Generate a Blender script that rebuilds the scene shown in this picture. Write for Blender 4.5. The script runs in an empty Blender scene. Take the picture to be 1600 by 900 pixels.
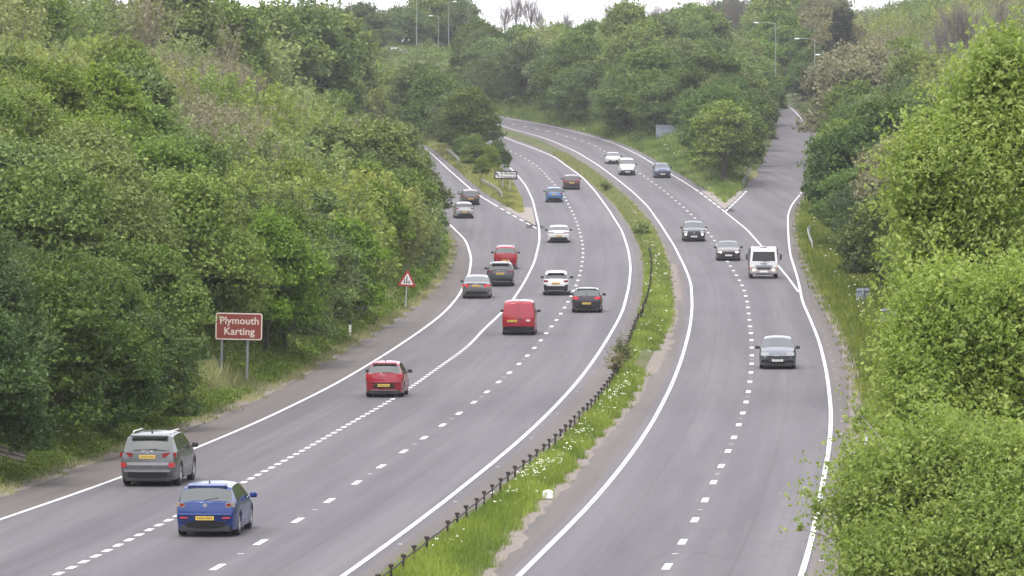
import bpy, bmesh, math, random
import numpy as np
from mathutils import Vector, Matrix

# ------------------------------------------------------------------ camera, sky, sun, exposure
scene = bpy.context.scene
COL = scene.collection
F = 8860.0           # focal length in pixels of the 1600 px wide photograph
PITCH = math.atan(252.0 / F)
CAMH = 11.5
cam_data = bpy.data.cameras.new('camera')
cam_data.sensor_width = 36.0
cam_data.lens = 36.0 * F / 1600.0
cam_data.clip_start = 1.0
cam_data.clip_end = 9000.0
cam = bpy.data.objects.new('camera', cam_data)
COL.objects.link(cam)
cam.location = (0, 0, CAMH)
cam.rotation_euler = (math.pi / 2 - PITCH, 0, 0)
scene.camera = cam

SUN_EL, SUN_AZ = 58.0, 200.0     # soft light from high behind the viewer's left
world = bpy.data.worlds.new('World')
scene.world = world
world.use_nodes = True
wn = world.node_tree
for n in list(wn.nodes):
    wn.nodes.remove(n)
sky = wn.nodes.new('ShaderNodeTexSky')
sky.sky_type = 'NISHITA'
sky.sun_disc = False
sky.sun_elevation = math.radians(SUN_EL)
sky.sun_rotation = math.radians(SUN_AZ)
sky.air_density = 1.0
sky.dust_density = 4.0
sky.ozone_density = 1.0
mx = wn.nodes.new('ShaderNodeMix'); mx.data_type = 'RGBA'
mx.inputs['Factor'].default_value = 0.8       # cloud cover takes the blue out of the sky
bg = wn.nodes.new('ShaderNodeBackground')
bg.inputs['Strength'].default_value = 0.15
tint = wn.nodes.new('ShaderNodeMix'); tint.data_type = 'RGBA'; tint.blend_type = 'MULTIPLY'
tint.inputs['Factor'].default_value = 1.0
tint.inputs['B'].default_value = (1.0, 0.97, 1.0, 1)
wo = wn.nodes.new('ShaderNodeOutputWorld')
mx.inputs['B'].default_value = (7.6, 7.7, 7.9, 1)   # bright even cloud
wn.links.new(sky.outputs[0], mx.inputs['A'])
wn.links.new(mx.outputs['Result'], tint.inputs['A'])
wn.links.new(tint.outputs['Result'], bg.inputs['Color'])
wn.links.new(bg.outputs[0], wo.inputs[0])

sun_d = bpy.data.lights.new('sun', 'SUN')
sun_d.energy = 1.5
sun_d.angle = math.radians(12)
sun_d.color = (1.0, 0.97, 0.93)
sun = bpy.data.objects.new('sun', sun_d)
COL.objects.link(sun)
_e, _a = math.radians(SUN_EL), math.radians(SUN_AZ)
_dir = Vector((math.sin(_a) * math.cos(_e), math.cos(_a) * math.cos(_e), math.sin(_e)))
sun.rotation_euler = _dir.to_track_quat('Z', 'Y').to_euler()

scene.view_settings.view_transform = 'Standard'
scene.view_settings.look = 'None'
scene.view_settings.exposure = 0.95
scene.view_settings.gamma = 1.0
scene.view_settings.use_curve_mapping = False
scene.render.engine = 'CYCLES'
cy = scene.cycles
cy.max_bounces = 5
cy.diffuse_bounces = 3
cy.glossy_bounces = 2
cy.transmission_bounces = 2
cy.volume_bounces = 0
cy.use_denoising = True
cy.use_adaptive_sampling = True
cy.adaptive_threshold = 0.02
cy.sample_clamp_indirect = 4.0

# ------------------------------------------------------------------ small helpers
CP, SP = math.cos(PITCH), math.sin(PITCH)
def ray(x, y):
    u, v = (x - 800.0) / F, (450.0 - y) / F
    return u / (CP + v * SP), (v * CP - SP) / (CP + v * SP)     # dX/dY, dZ/dY

def tag(o, label=None, cat=None, group=None, kind=None):
    if label: o['label'] = label
    if cat: o['category'] = cat
    if group: o['group'] = group
    if kind: o['kind'] = kind
    return o

def empty(name, loc, rz=0.0):
    o = bpy.data.objects.new(name, None)
    o.empty_display_size = 0.3
    COL.objects.link(o)
    o.location = loc
    o.rotation_euler = (0, 0, rz)
    return o

def link(name, me, parent=None, loc=None):
    o = bpy.data.objects.new(name, me)
    COL.objects.link(o)
    if parent is not None: o.parent = parent
    if loc is not None: o.location = loc
    return o

def copy_tree(o, parent=None):
    c = o.copy(); COL.objects.link(c)
    if parent is not None: c.parent = parent
    for ch in KIDS.get(o.name, []):
        k = copy_tree(ch, c)
        KIDS.setdefault(c.name, []).append(k)
    return c
KIDS = {}
def kid(parent, child):
    KIDS.setdefault(parent.name, []).append(child)
    return child

class MB:
    """collects geometry for one mesh object"""
    def __init__(s):
        s.v, s.f = [], []
    def add(s, vs, fs):
        b = len(s.v)
        s.v += [tuple(p) for p in vs]
        s.f += [tuple(i + b for i in f) for f in fs]
    def box(s, c, d, rz=0.0, taper=1.0, bev=0.0):
        cx, cy_, cz = c; dx, dy, dz = d[0] / 2, d[1] / 2, d[2] / 2
        co, si = math.cos(rz), math.sin(rz)
        if bev <= 0:
            lev = [(-dz, 1.0), (dz, taper)]
            vs = []
            for z, t in lev:
                for sx, sy in ((-1, -1), (1, -1), (1, 1), (-1, 1)):
                    x, y = sx * dx * t, sy * dy * t
                    vs.append((cx + x * co - y * si, cy_ + x * si + y * co, cz + z))
            s.add(vs, [(3, 2, 1, 0), (4, 5, 6, 7), (0, 1, 5, 4), (1, 2, 6, 5), (2, 3, 7, 6), (3, 0, 4, 7)])
        else:
            bev = min(bev, dx * .9, dy * .9, dz * .9)
            vs = []
            for z, ins in ((-dz, bev), (-dz + bev, 0), (dz - bev, 0), (dz, bev)):
                for sx, sy in ((-1, -1), (1, -1), (1, 1), (-1, 1)):
                    a, b = dx - ins, dy - ins
                    for kx, ky in (((0, bev) if sx * sy > 0 else (bev, 0)), ((bev, 0) if sx * sy > 0 else (0, bev))):
                        x, y = sx * (a - (kx if ins == 0 else kx * .3)), sy * (b - (ky if ins == 0 else ky * .3))
                        vs.append((cx + x * co - y * si, cy_ + x * si + y * co, cz + z))
            fs = [tuple(range(7, -1, -1)), tuple(range(24, 32))]
            for l in range(3):
                for k in range(8):
                    a, b = l * 8 + k, l * 8 + (k + 1) % 8
                    fs.append((a, b, b + 8, a + 8))
            s.add(vs, fs)
    def tube(s, pts, r, n=8, caps=True):
        pts = [Vector(p) for p in pts]
        rr = r if isinstance(r, (list, tuple)) else [r] * len(pts)
        vs, fs = [], []
        for i, p in enumerate(pts):
            d = (pts[min(i + 1, len(pts) - 1)] - pts[max(i - 1, 0)]).normalized()
            a = d.cross(Vector((0, 0, 1)))
            if a.length < 1e-3: a = d.cross(Vector((0, 1, 0)))
            a.normalize(); b = d.cross(a).normalized()
            for k in range(n):
                t = 2 * math.pi * k / n
                vs.append(p + (a * math.cos(t) + b * math.sin(t)) * rr[i])
        for i in range(len(pts) - 1):
            for k in range(n):
                fs.append((i * n + k, i * n + (k + 1) % n, (i + 1) * n + (k + 1) % n, (i + 1) * n + k))
        if caps:
            fs.append(tuple(range(n))); fs.append(tuple(reversed(range((len(pts) - 1) * n, len(pts) * n))))
        s.add(vs, fs)
    def lathe(s, prof, axis='x', n=24, c=(0, 0, 0)):
        vs, fs = [], []
        for (a, r) in prof:
            for k in range(n):
                t = 2 * math.pi * k / n
                p, q = r * math.cos(t), r * math.sin(t)
                vs.append((c[0] + a, c[1] + p, c[2] + q) if axis == 'x' else (c[0] + p, c[1] + q, c[2] + a))
        for i in range(len(prof) - 1):
            for k in range(n):
                fs.append((i * n + k, i * n + (k + 1) % n, (i + 1) * n + (k + 1) % n, (i + 1) * n + k))
        s.add(vs, fs)
    def mesh(s, name, mat, smooth=None):
        me = bpy.data.meshes.new(name)
        me.from_pydata([tuple(p) for p in s.v], [], s.f)
        bm = bmesh.new(); bm.from_mesh(me)
        bmesh.ops.recalc_face_normals(bm, faces=bm.faces)
        if smooth is not None:
            for f in bm.faces: f.smooth = True
            a = math.radians(smooth)
            for e in bm.edges:
                if len(e.link_faces) == 2 and e.calc_face_angle(0) > a: e.smooth = False
        bm.to_mesh(me); bm.free()
        if mat: me.materials.append(mat)
        return me
    def build(s, name, mat, parent=None, smooth=None, loc=None):
        o = link(name, s.mesh(name, mat, smooth), parent, loc)
        if parent is not None: kid(parent, o)
        return o

def np_mesh(name, verts, quads, mat, attr=None, smooth=False):
    """fast mesh from numpy arrays, all faces with the same corner count"""
    me = bpy.data.meshes.new(name)
    nv, nf, k = len(verts), len(quads), quads.shape[1]
    me.vertices.add(nv); me.vertices.foreach_set('co', np.ascontiguousarray(verts, dtype=np.float32).ravel())
    me.loops.add(nf * k); me.loops.foreach_set('vertex_index', np.ascontiguousarray(quads, dtype=np.int32).ravel())
    me.polygons.add(nf)
    me.polygons.foreach_set('loop_start', np.arange(0, nf * k, k, dtype=np.int32))
    if smooth: me.polygons.foreach_set('use_smooth', np.ones(nf, dtype=bool))
    me.update(calc_edges=True)
    if attr is not None:
        for an, av in attr.items():
            at = me.attributes.new(an, 'FLOAT', 'POINT')
            at.data.foreach_set('value', np.ascontiguousarray(av, dtype=np.float32))
    me.materials.append(mat)
    return me

# ------------------------------------------------------------------ materials
class NT:
    def __init__(s, name):
        s.m = bpy.data.materials.new(name); s.m.use_nodes = True
        s.t = s.m.node_tree; s.b = s.t.nodes['Principled BSDF']; s.out = s.t.nodes['Material Output']
    def n(s, ty, **kw):
        nd = s.t.nodes.new(ty)
        for k, v in kw.items(): setattr(nd, k, v)
        return nd
    def l(s, a, b): s.t.links.new(a, b)
    def noise(s, scale, detail=3, coord='Object', vec=None, rough=.6, mapping=None):
        nz = s.n('ShaderNodeTexNoise'); nz.inputs['Scale'].default_value = scale
        nz.inputs['Detail'].default_value = detail; nz.inputs['Roughness'].default_value = rough
        if vec is None:
            tc = s.n('ShaderNodeTexCoord'); vec = tc.outputs[coord]
        if mapping:
            mp = s.n('ShaderNodeMapping'); mp.inputs['Scale'].default_value = mapping
            s.l(vec, mp.inputs['Vector']); vec = mp.outputs[0]
        s.l(vec, nz.inputs['Vector'])
        return nz.outputs['Fac']
    def ramp(s, fac, stops, interp='LINEAR'):
        r = s.n('ShaderNodeValToRGB'); r.color_ramp.interpolation = interp
        el = r.color_ramp.elements
        while len(el) < len(stops): el.new(.5)
        for e, (p, c) in zip(el, stops):
            e.position = p; e.color = (c[0], c[1], c[2], 1)
        s.l(fac, r.inputs[0]); return r.outputs[0]
    def mix(s, fac, a, b, mode='MIX'):
        m = s.n('ShaderNodeMix', data_type='RGBA', blend_type=mode)
        for sock, v in (('Factor', fac), ('A', a), ('B', b)):
            if isinstance(v, (int, float)): m.inputs[sock].default_value = v
            elif isinstance(v, tuple): m.inputs[sock].default_value = (*v[:3], 1)
            else: s.l(v, m.inputs[sock])
        return m.outputs['Result']
    def math(s, op, a, b=None):
        m = s.n('ShaderNodeMath', operation=op)
        for i, v in enumerate((a, b)):
            if v is None: continue
            if isinstance(v, (int, float)): m.inputs[i].default_value = v
            else: s.l(v, m.inputs[i])
        return m.outputs[0]
    def bump(s, h, dist=.02, strength=.5):
        b = s.n('ShaderNodeBump'); b.inputs['Distance'].default_value = dist; b.inputs['Strength'].default_value = strength
        s.l(h, b.inputs['Height']); s.l(b.outputs[0], s.b.inputs['Normal'])
    def set(s, color=None, rough=None, metal=None, spec=None, coat=None):
        for k, v in (('Base Color', color), ('Roughness', rough), ('Metallic', metal), ('Specular IOR Level', spec), ('Coat Weight', coat)):
            if v is None: continue
            if isinstance(v, (int, float)): s.b.inputs[k].default_value = v
            elif isinstance(v, tuple): s.b.inputs[k].default_value = (*v[:3], 1)
            else: s.l(v, s.b.inputs[k])
        return s.m

def simple(name, col, rough=.5, metal=0, spec=.5, coat=0, var=.06, scale=3.0):
    t = NT(name)
    c = t.mix(t.noise(scale, 4), tuple(x * (1 - var) for x in col), tuple(min(1, x * (1 + var)) for x in col))
    return t.set(c, rough, metal, spec, coat)

def paint(name, col, metal=.3, dirt=.22):
    t = NT(name)
    tc = t.n('ShaderNodeTexCoord')
    sep = t.n('ShaderNodeSeparateXYZ'); t.l(tc.outputs['Object'], sep.inputs[0])
    low = t.n('ShaderNodeMapRange'); low.inputs['From Min'].default_value = .50; low.inputs['From Max'].default_value = .15
    t.l(sep.outputs[2], low.inputs[0])
    nz = t.noise(3.0, 4)
    d = t.math('MULTIPLY', t.math('MULTIPLY', low.outputs[0], nz), dirt * 2)
    c = t.mix(d, col, (.16, .14, .12))
    r = t.math('ADD', t.math('MULTIPLY', d, .8), .26)
    t.set(c, r, metal, .5, .45)
    t.b.inputs['Coat Roughness'].default_value = .08
    return t.m

M = {}
M['black_plastic'] = simple('black_plastic', (.018, .018, .02), .55)
M['rubber'] = simple('rubber', (.02, .02, .021), .8)
M['rim'] = simple('rim_metal', (.35, .35, .37), .35, .8)
M['chrome'] = simple('chrome', (.6, .6, .62), .15, .9)
M['glass'] = simple('car_glass', (.02, .024, .024), .05, 0, .9, .6, .02)
M['glass_pale'] = simple('car_glass_pale', (.045, .055, .053), .06, 0, .8, .7, .15, 1.3)  # paler base colour stands in for sky mirrored in the pane
M['lamp_red'] = simple('tail_lamp', (.20, .006, .010), .15, 0, .6, .5)
M['lamp_redp'] = simple('tail_lamp_bright', (.38, .025, .035), .2, 0, .6, .5)
M['lamp_clear'] = simple('head_lamp', (.6, .62, .65), .12, .2, .6, .5)
M['plate_y'] = simple('plate_yellow', (.56, .38, .06), .4)
M['plate_w'] = simple('plate_white', (.74, .74, .72), .4)
M['plate_ink'] = simple('plate_ink', (.03, .03, .03), .5)
t = NT('head_lamp_lit'); t.b.inputs['Emission Color'].default_value = (1, .93, .82, 1); t.b.inputs['Emission Strength'].default_value = 2.2; t.set((.8, .8, .78), .2)
M['lamp_lit'] = t.m
t = NT('tail_lamp_lit'); t.b.inputs['Emission Color'].default_value = (1, .05, .08, 1); t.b.inputs['Emission Strength'].default_value = .18; t.set((.45, .02, .03), .2)
M['lamp_red_lit'] = t.m
M['galv'] = simple('galvanised_steel', (.36, .38, .38), .5, .35, .5, 0, .2, 2.0)
M['sign_post'] = simple('weathered_sign_post', (.17, .18, .18), .6, .2, .4, 0, .2, 2.0)
M['rust'] = simple('rusty_steel', (.050, .040, .035), .85, .2, .3, 0, .4, 6.0)
M['sign_back'] = simple('sign_back', (.24, .27, .33), .5, .3, .5, 0, .12, 3.0)
M['white_paint'] = simple('white_sign_face', (.55, .55, .54), .4)
M['black_paint'] = simple('black_sign_face', (.02, .02, .022), .45)
M['sign_brown'] = simple('brown_sign_face', (.17, .032, .022), .45, 0, .4, 0, .15, 1.5)
M['sign_cream'] = simple('cream_sign_face', (.50, .43, .38), .5, 0, .4, 0, .1, 2.5)
M['sign_red'] = simple('red_sign_face', (.27, .02, .024), .45)
M['bark'] = simple('bark', (.11, .09, .07), .9, 0, .2, 0, .35, 5.0)
M['bark_pale'] = simple('pale_bark', (.26, .23, .20), .9, 0, .2, 0, .3, 5.0)
M['bark_dark'] = simple('dark_bark', (.10, .085, .08), .9, 0, .2, 0, .3, 5.0)

# road marking paint, worn through in places
t = NT('road_paint')
w = t.ramp(t.noise(2.5, 6, rough=.7), [(.30, (.26, .25, .25)), (.48, (.58, .57, .57)), (1, (.72, .71, .71))])
M['paint_road'] = t.set(w, .6, 0, .3)

# asphalt: u = metres across, v = metres along the lane lines
def asphalt(name, a, b, patch):
    t = NT(name)
    uv = t.n('ShaderNodeUVMap'); uv.uv_map = 'lane'
    streak = t.noise(1.0, 4, vec=uv.outputs[0], mapping=(.75, .010, 1))
    fine = t.noise(1.0, 5, vec=uv.outputs[0], mapping=(2.2, .05, 1), rough=.65)
    big = t.noise(.018, 4)
    grit = t.noise(7.0, 5, rough=.8)
    fac = t.math('ADD', t.math('MULTIPLY', streak, .5), t.math('MULTIPLY', fine, .2))
    fac = t.math('ADD', fac, t.math('MULTIPLY', big, .3))
    c = t.ramp(fac, [(.42, a), (.50, tuple((x + y) / 2 for x, y in zip(a, b))), (.58, b)])
    # wheel tracks, two per 3.65 m lane
    sp = t.n('ShaderNodeSeparateXYZ'); t.l(uv.outputs[0], sp.inputs[0])
    wv = t.math('SINE', t.math('MULTIPLY', sp.outputs[0], 2 * math.pi / 1.825))
    wv = t.math('MULTIPLY', t.math('ADD', wv, 1.0), .035)
    c = t.mix(wv, c, (1.0, .96, .98), 'MULTIPLY') if False else t.mix(wv, c, patch)
    # darker oil line down the middle of each lane, construction joints, patched bays and a few cracks
    vor = t.n('ShaderNodeTexVoronoi'); mp = t.n('ShaderNodeMapping'); mp.inputs['Scale'].default_value = (.27, .021, 1)
    t.l(uv.outputs[0], mp.inputs['Vector']); t.l(mp.outputs[0], vor.inputs['Vector']); vor.inputs['Scale'].default_value = 1.0
    sc_ = t.n('ShaderNodeSeparateColor'); t.l(vor.outputs['Color'], sc_.inputs[0])
    pv_ = t.ramp(sc_.outputs[0], [(0, (.93, .93, .94)), (.6, (1, 1, 1)), (1, (1.05, 1.04, 1.04))])
    c = t.mix(1.0, c, pv_, 'MULTIPLY')
    cr = t.n('ShaderNodeTexVoronoi', feature='DISTANCE_TO_EDGE'); m2_ = t.n('ShaderNodeMapping'); m2_.inputs['Scale'].default_value = (.5, .16, 1)
    wn_ = t.noise(.8, 4); 
    ad = t.n('ShaderNodeVectorMath', operation='ADD'); t.l(uv.outputs[0], ad.inputs[0]); t.l(wn_, ad.inputs[1])
    t.l(ad.outputs[0], m2_.inputs['Vector']); t.l(m2_.outputs[0], cr.inputs['Vector']); cr.inputs['Scale'].default_value = 1.0
    ck = t.ramp(cr.outputs['Distance'], [(0, (.72, .72, .72)), (.012, (.93, .93, .93)), (.03, (1, 1, 1))])
    ckm = t.ramp(t.noise(.05, 3), [(.52, (0, 0, 0)), (.62, (1, 1, 1))])
    c = t.mix(ckm, c, t.mix(1.0, c, ck, 'MULTIPLY'))
    jt = t.math('ABSOLUTE', t.math('SUBTRACT', t.math('FRACT', t.math('DIVIDE', t.math('ADD', sp.outputs[0], 40.25), 3.65)), .5))
    jr = t.ramp(jt, [(0, (.80, .80, .80)), (.010, (.86, .86, .86)), (.022, (1, 1, 1))])
    c = t.mix(.7, c, jr, 'MULTIPLY')
    sprinkle = t.ramp(grit, [(.35, (.82, .82, .82)), (.6, (1, 1, 1)), (.8, (1.14, 1.14, 1.14))])
    c = t.mix(1.0, c, sprinkle, 'MULTIPLY')
    t.bump(grit, .008, .35)
    return t.set(c, .78, 0, .35)
M['asphalt'] = asphalt('asphalt', (.088, .082, .088), (.132, .122, .128), (.082, .083, .092))
M['strip'] = asphalt('verge_strip_asphalt', (.096, .083, .076), (.136, .117, .105), (.125, .11, .10))

t = NT('roadside_gravel')
n1 = t.noise(1.3, 6, rough=.75); n2 = t.noise(9.0, 4, rough=.8)
c = t.ramp(n1, [(.3, (.125, .105, .090)), (.5, (.175, .150, .130)), (.7, (.225, .198, .178))])
c = t.mix(.35, c, t.ramp(n2, [(.3, (.10, .08, .07)), (.7, (.36, .32, .28))]))
t.bump(n2, .02, .6); M['gravel'] = t.set(c, .95, 0, .2)

t = NT('gore_surface')
c = t.ramp(t.noise(.35, 5), [(.3, (.20, .18, .155)), (.7, (.27, .24, .21))])
c = t.mix(.2, c, t.ramp(t.noise(6, 4), [(.3, (.16, .14, .12)), (.7, (.4, .37, .33))]))
M['gore'] = t.set(c, .9, 0, .2)

t = NT('ground')
n1 = t.noise(.12, 5); n2 = t.noise(2.5, 5, rough=.75)
c = t.ramp(n1, [(.3, (.055, .075, .028)), (.5, (.085, .105, .042)), (.68, (.15, .135, .075))])
c = t.mix(.35, c, t.ramp(n2, [(.3, (.04, .05, .02)), (.7, (.16, .17, .075))]))
t.bump(n2, .06, .6); M['ground'] = t.set(c, 1.0, 0, .1)

def foliage(name, dark, light, trans=.3, hv=.016, sheen=.22, ov=.16, sr=(.82, 1.12)):
    """leaf material: hue varies from leaf to leaf and from plant to plant"""
    t = NT(name)
    if 'lime' not in name and 'near' not in name: dark, light = [(c_[0] * .98, c_[1] * 1.08, c_[2] * .78) for c_ in (dark, light)]
    at = t.n('ShaderNodeAttribute'); at.attribute_name = 'tint'
    oi = t.n('ShaderNodeObjectInfo')
    c = t.ramp(at.outputs['Fac'], [(0, dark), (.55, tuple((a + b) / 2 for a, b in zip(dark, light))), (1, light)])
    hs = t.n('ShaderNodeHueSaturation')
    mr = t.n('ShaderNodeMapRange'); mr.inputs['To Min'].default_value = .5 - hv; mr.inputs['To Max'].default_value = .5 + hv
    t.l(oi.outputs['Random'], mr.inputs[0]); t.l(mr.outputs[0], hs.inputs['Hue'])
    m2 = t.math('FRACT', t.math('MULTIPLY', oi.outputs['Random'], 7.31))
    mv = t.n('ShaderNodeMapRange'); mv.inputs['To Min'].default_value = 1 - ov; mv.inputs['To Max'].default_value = 1 + ov
    t.l(m2, mv.inputs[0]); t.l(mv.outputs[0], hs.inputs['Value'])
    m3 = t.math('FRACT', t.math('MULTIPLY', oi.outputs['Random'], 13.7))
    ms = t.n('ShaderNodeMapRange'); ms.inputs['To Min'].default_value = sr[0]; ms.inputs['To Max'].default_value = sr[1]
    t.l(m3, ms.inputs[0]); t.l(ms.outputs[0], hs.inputs['Saturation'])
    t.l(c, hs.inputs['Color'])
    t.set(hs.outputs[0], .55, 0, sheen)
    tr = t.n('ShaderNodeBsdfTranslucent'); 
    tc = t.mix(1.0, hs.outputs[0], (1.25, 1.3, .75), 'MULTIPLY'); t.l(tc, tr.inputs['Color'])
    ms2 = t.n('ShaderNodeMixShader'); ms2.inputs[0].default_value = trans
    t.l(t.b.outputs[0], ms2.inputs[1]); t.l(tr.outputs[0], ms2.inputs[2]); t.l(ms2.outputs[0], t.out.inputs['Surface'])
    return t.m
M['leaf_mid'] = foliage('leaf_mid', (.086,.122,.032), (.280,.330,.100))
M['leaf_dark'] = foliage('leaf_dark', (.062,.090,.030), (.185,.232,.076))
M['leaf_deep'] = foliage('leaf_deep', (.048, .074, .028), (.145, .188, .064))
M['leaf_pale'] = foliage('leaf_pale', (.150,.172,.062), (.330,.350,.150), .35, .02)
M['leaf_brown'] = foliage('leaf_brown', (.140,.122,.085), (.290,.262,.175), .25, .012)
M['leaf_lime'] = foliage('leaf_lime', (.185,.255,.052), (.430,.500,.145), .45, .004, .3, .04, (.94, 1.0))
M['leaf_near'] = foliage('leaf_near', (.165,.232,.045), (.395,.470,.120), .45, .004, .3, .04, (.94, 1.0))
M['leaf_gorse'] = foliage('leaf_gorse', (.07, .10, .03), (.20, .23, .07), .25)
M['leaf_conifer'] = foliage('leaf_conifer', (.022, .028, .022), (.055, .060, .045), .1)
M['leaf_under'] = foliage('leaf_under', (.072,.100,.030), (.225,.265,.085), .3, .01)
M['dead_grass'] = foliage('dead_grass', (.30, .27, .18), (.62, .58, .42), .2, .005)
HAZE_DENSITY = .00011
M['grass'] = foliage('grass_blades', (.105,.138,.040), (.265,.290,.100), .3, .01)
M['grass_dry'] = foliage('verge_grass_blades', (.130,.132,.058), (.340,.310,.165), .3, .01)
M['blossom'] = simple('blossom', (.80, .79, .66), .8)
# ------------------------------------------------------------------ the road's long profile
# marks of the 9 m lane-line module read off the photograph give distance against picture height
_I = np.array([0, 5, 10, 13, 16, 20, 25, 31, 36, 42, 48, 54, 60, 66, 72, 76, 84, 90], float)
_Y = np.array([890, 731.5, 631, 584, 545, 501.5, 455.5, 410, 377, 342, 309, 280, 256, 233, 210, 195, 166, 146], float)
_ii = np.linspace(0, 90, 901)
def smooth_interp(x, xp, fp, w):
    y = np.interp(x, xp, fp)
    k = np.ones(w) / w
    for _ in range(2):
        yp = np.concatenate([2 * y[0] - y[1:w][::-1], y, 2 * y[-1] - y[-w:-1][::-1]])
        y = np.convolve(yp, k, 'same')[w - 1:-(w - 1)]
    return y
# interpolate the near-linear height instead of y itself
_Zt = 147 + 8.91 * _I
_gt = np.array([CAMH + ray(800, y)[1] * z for y, z in zip(_Y, _Zt)])
ZG = np.arange(-100, 3400, 2.0)
_Zx = np.concatenate([[-100, 40], _Zt, [1000, 1060, 1200, 3400]])
_gx = np.concatenate([[_gt[0] * 0, 0], _gt, [_gt[-1] + 1.2, _gt[-1] + 2.2, _gt[-1] + 3, _gt[-1] + 3]])
GG = smooth_interp(ZG, _Zx, _gx, 15)
def g(z): return np.interp(z, ZG, GG)
_yrow = np.linspace(100, 1100, 4001)
_zz = np.arange(100, 960, .5)
_pix = []
for z in _zz:          # picture row at which road ground at distance z shows
    k = (float(g(z)) - CAMH) / z
    # dZ/dY = (v*CP-SP)/(CP+v*SP) = k  ->  v
    v = (k * CP + SP) / (CP - k * SP)
    _pix.append(450 - v * F)
_pix = np.array(_pix)
_o = np.argsort(_pix)
def z_of(y): return float(np.interp(y, _pix[_o], _zz[_o]))
def road_pt(x, y):
    z = z_of(y); return ray(x, y)[0] * z, z
def px_per_m(z): return F / z

def curve(pts, ext_lo=None, ext_hi=None, w=9):
    """picture polyline on the road -> lateral position as a function of distance"""
    P = sorted([road_pt(*p) for p in pts], key=lambda q: q[1])
    z = np.array([p[1] for p in P]); x = np.array([p[0] for p in P])
    z0, z1 = z[0], z[-1]
    sl = (x[min(4, len(x) - 1)] - x[0]) / (z[min(4, len(x) - 1)] - z[0])
    lo = [(z0 - 60, x[0] - (sl + .01) * 60), (z0 - 140, x[0] - (sl + .03) * 140)]
    s2 = (x[-1] - x[-4]) / (z[-1] - z[-4])
    hi = ext_hi if ext_hi else [(z1 + 60, x[-1] + s2 * 60 - 1), (z1 + 300, x[-1] + s2 * 300 - 20)]
    zz = np.array([lo[1][0], lo[0][0], *z, *[h[0] for h in hi]])
    xx = np.array([lo[1][1], lo[0][1], *x, *[h[1] for h in hi]])
    return smooth_interp(ZG, zz, xx, w)

L1 = curve([(0,812),(62,791),(124,769.5),(186,748),(302,702),(400,661),(525,600),(600,555),(653,520),(693,490),(716.7,463),(733,430),(736.7,403),(728,375),(701.7,350)])
L2 = curve([(672.4,238),(691,255.8),(722,283.8),(742,301),(772,319.5),(806,339),(839,357)])
L3 = curve([(90,897.7),(145.7,871.7),(200,845.7),(265,812),(370,760),(403,742.7),(486.7,696.7),(546.7,661.7),(610,626.7),(650,600),(686.7,573),(713,555),(735,539),(753,516.7),(790,483),(802,468),(820,440),(835,410),(843,376.7),(842.7,356.7),(839,341),(832.6,313),(821.7,290),(807.7,273),(796,261)])
L4 = curve([(329,893),(397,854),(458,818),(510,787),(553,757),(593,730),(628,708),(660,686),(691,665),(716,647),(740,630),(779,597),(796,583),(811.7,568.7),(824,556),(836,543),(845.7,531.7),(854,520),(862,510),(870,500),(882.7,480),(888,471),(897,454),(905.7,431),(909,415),(911,400),(911,385),(909,375),(904,356),(898,338),(889.7,323),(879,302),(866,287),(855.7,277),(847.7,266.7),(840.7,261),(833.7,256),(820,247),(804,239),(795,234.5)])
L5 = curve([(536.7,900),(606.7,850),(686.7,790),(753,736.7),(800,699),(850,653),(900,600),(930,560),(955,520),(973,486.7),(983,446.7),(985.5,416.7),(981.7,390),(971.7,360),(953,330),(931,300),(910,276.7),(866.7,245),(830,230),(800,220)])
L6 = curve([(811.7,900),(850,860),(900,813),(950,756.7),(986.7,710),(1020,660),(1051,599),(1066.7,556.7),(1078,513),(1081.7,480),(1080,443),(1070,416.7),(1053,383),(1033,351.7),(1013,323),(988,299),(960,276.7),(933,256.7),(900,236.7),(866.7,221.7),(833,210),(800,202)])
L7 = curve([(1041,889),(1065,851),(1084,818),(1099.5,787),(1112.5,759),(1124.5,733),(1136,709),(1146,688),(1153,667),(1160,649),(1165.5,632),(1169,615.5),(1171.5,601),(1173,585),(1174.7,572),(1175,559),(1174.7,535),(1172.7,513),(1170,493),(1168,474),(1164,457),(1161.8,449),(1153,434),(1148.4,426.5),(1139,412.4),(1122.7,385),(1113.6,372),(1103.6,360),(1093.8,349),(1082.7,337.5),(1065.7,322),(1054,311.7),(1042,301.7),(1030,291.7),(1022.7,287),(1010,277.7),(996.7,268.7),(942,234),(925,225.7),(910.7,221),(898,216.7),(884,212.3),(869,209),(852.7,204.7),(835.7,201),(800,194)])
L8 = curve([(1249,458),(1231,433),(1214,413),(1195,390),(1166.7,358),(1133,331),(1093,300),(1066.7,283),(1033,263),(1000,243),(966.7,226.7),(933,215),(883,201.7),(833,191.7),(800,186.7)])
L9 = curve([(1133,331),(1150,315),(1167,298),(1192,262),(1204,240),(1213,215),(1218,190),(1216,165)], ext_hi=[(960, 37.0), (1100, 20.0)])
L10 = curve([(1253,898),(1271.7,833),(1280,783),(1288,743),(1296.7,693),(1299,643),(1294,598),(1290,573),(1280,533),(1266.7,500),(1253,470),(1250,450),(1243,423),(1235,400),(1232,373),(1230.7,336.7),(1236.7,320),(1254,299),(1266.7,275),(1275,248),(1276,221),(1270,205),(1258,192),(1240,172),(1222,160)], ext_hi=[(980, 42.0), (1100, 26.0)])
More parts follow.
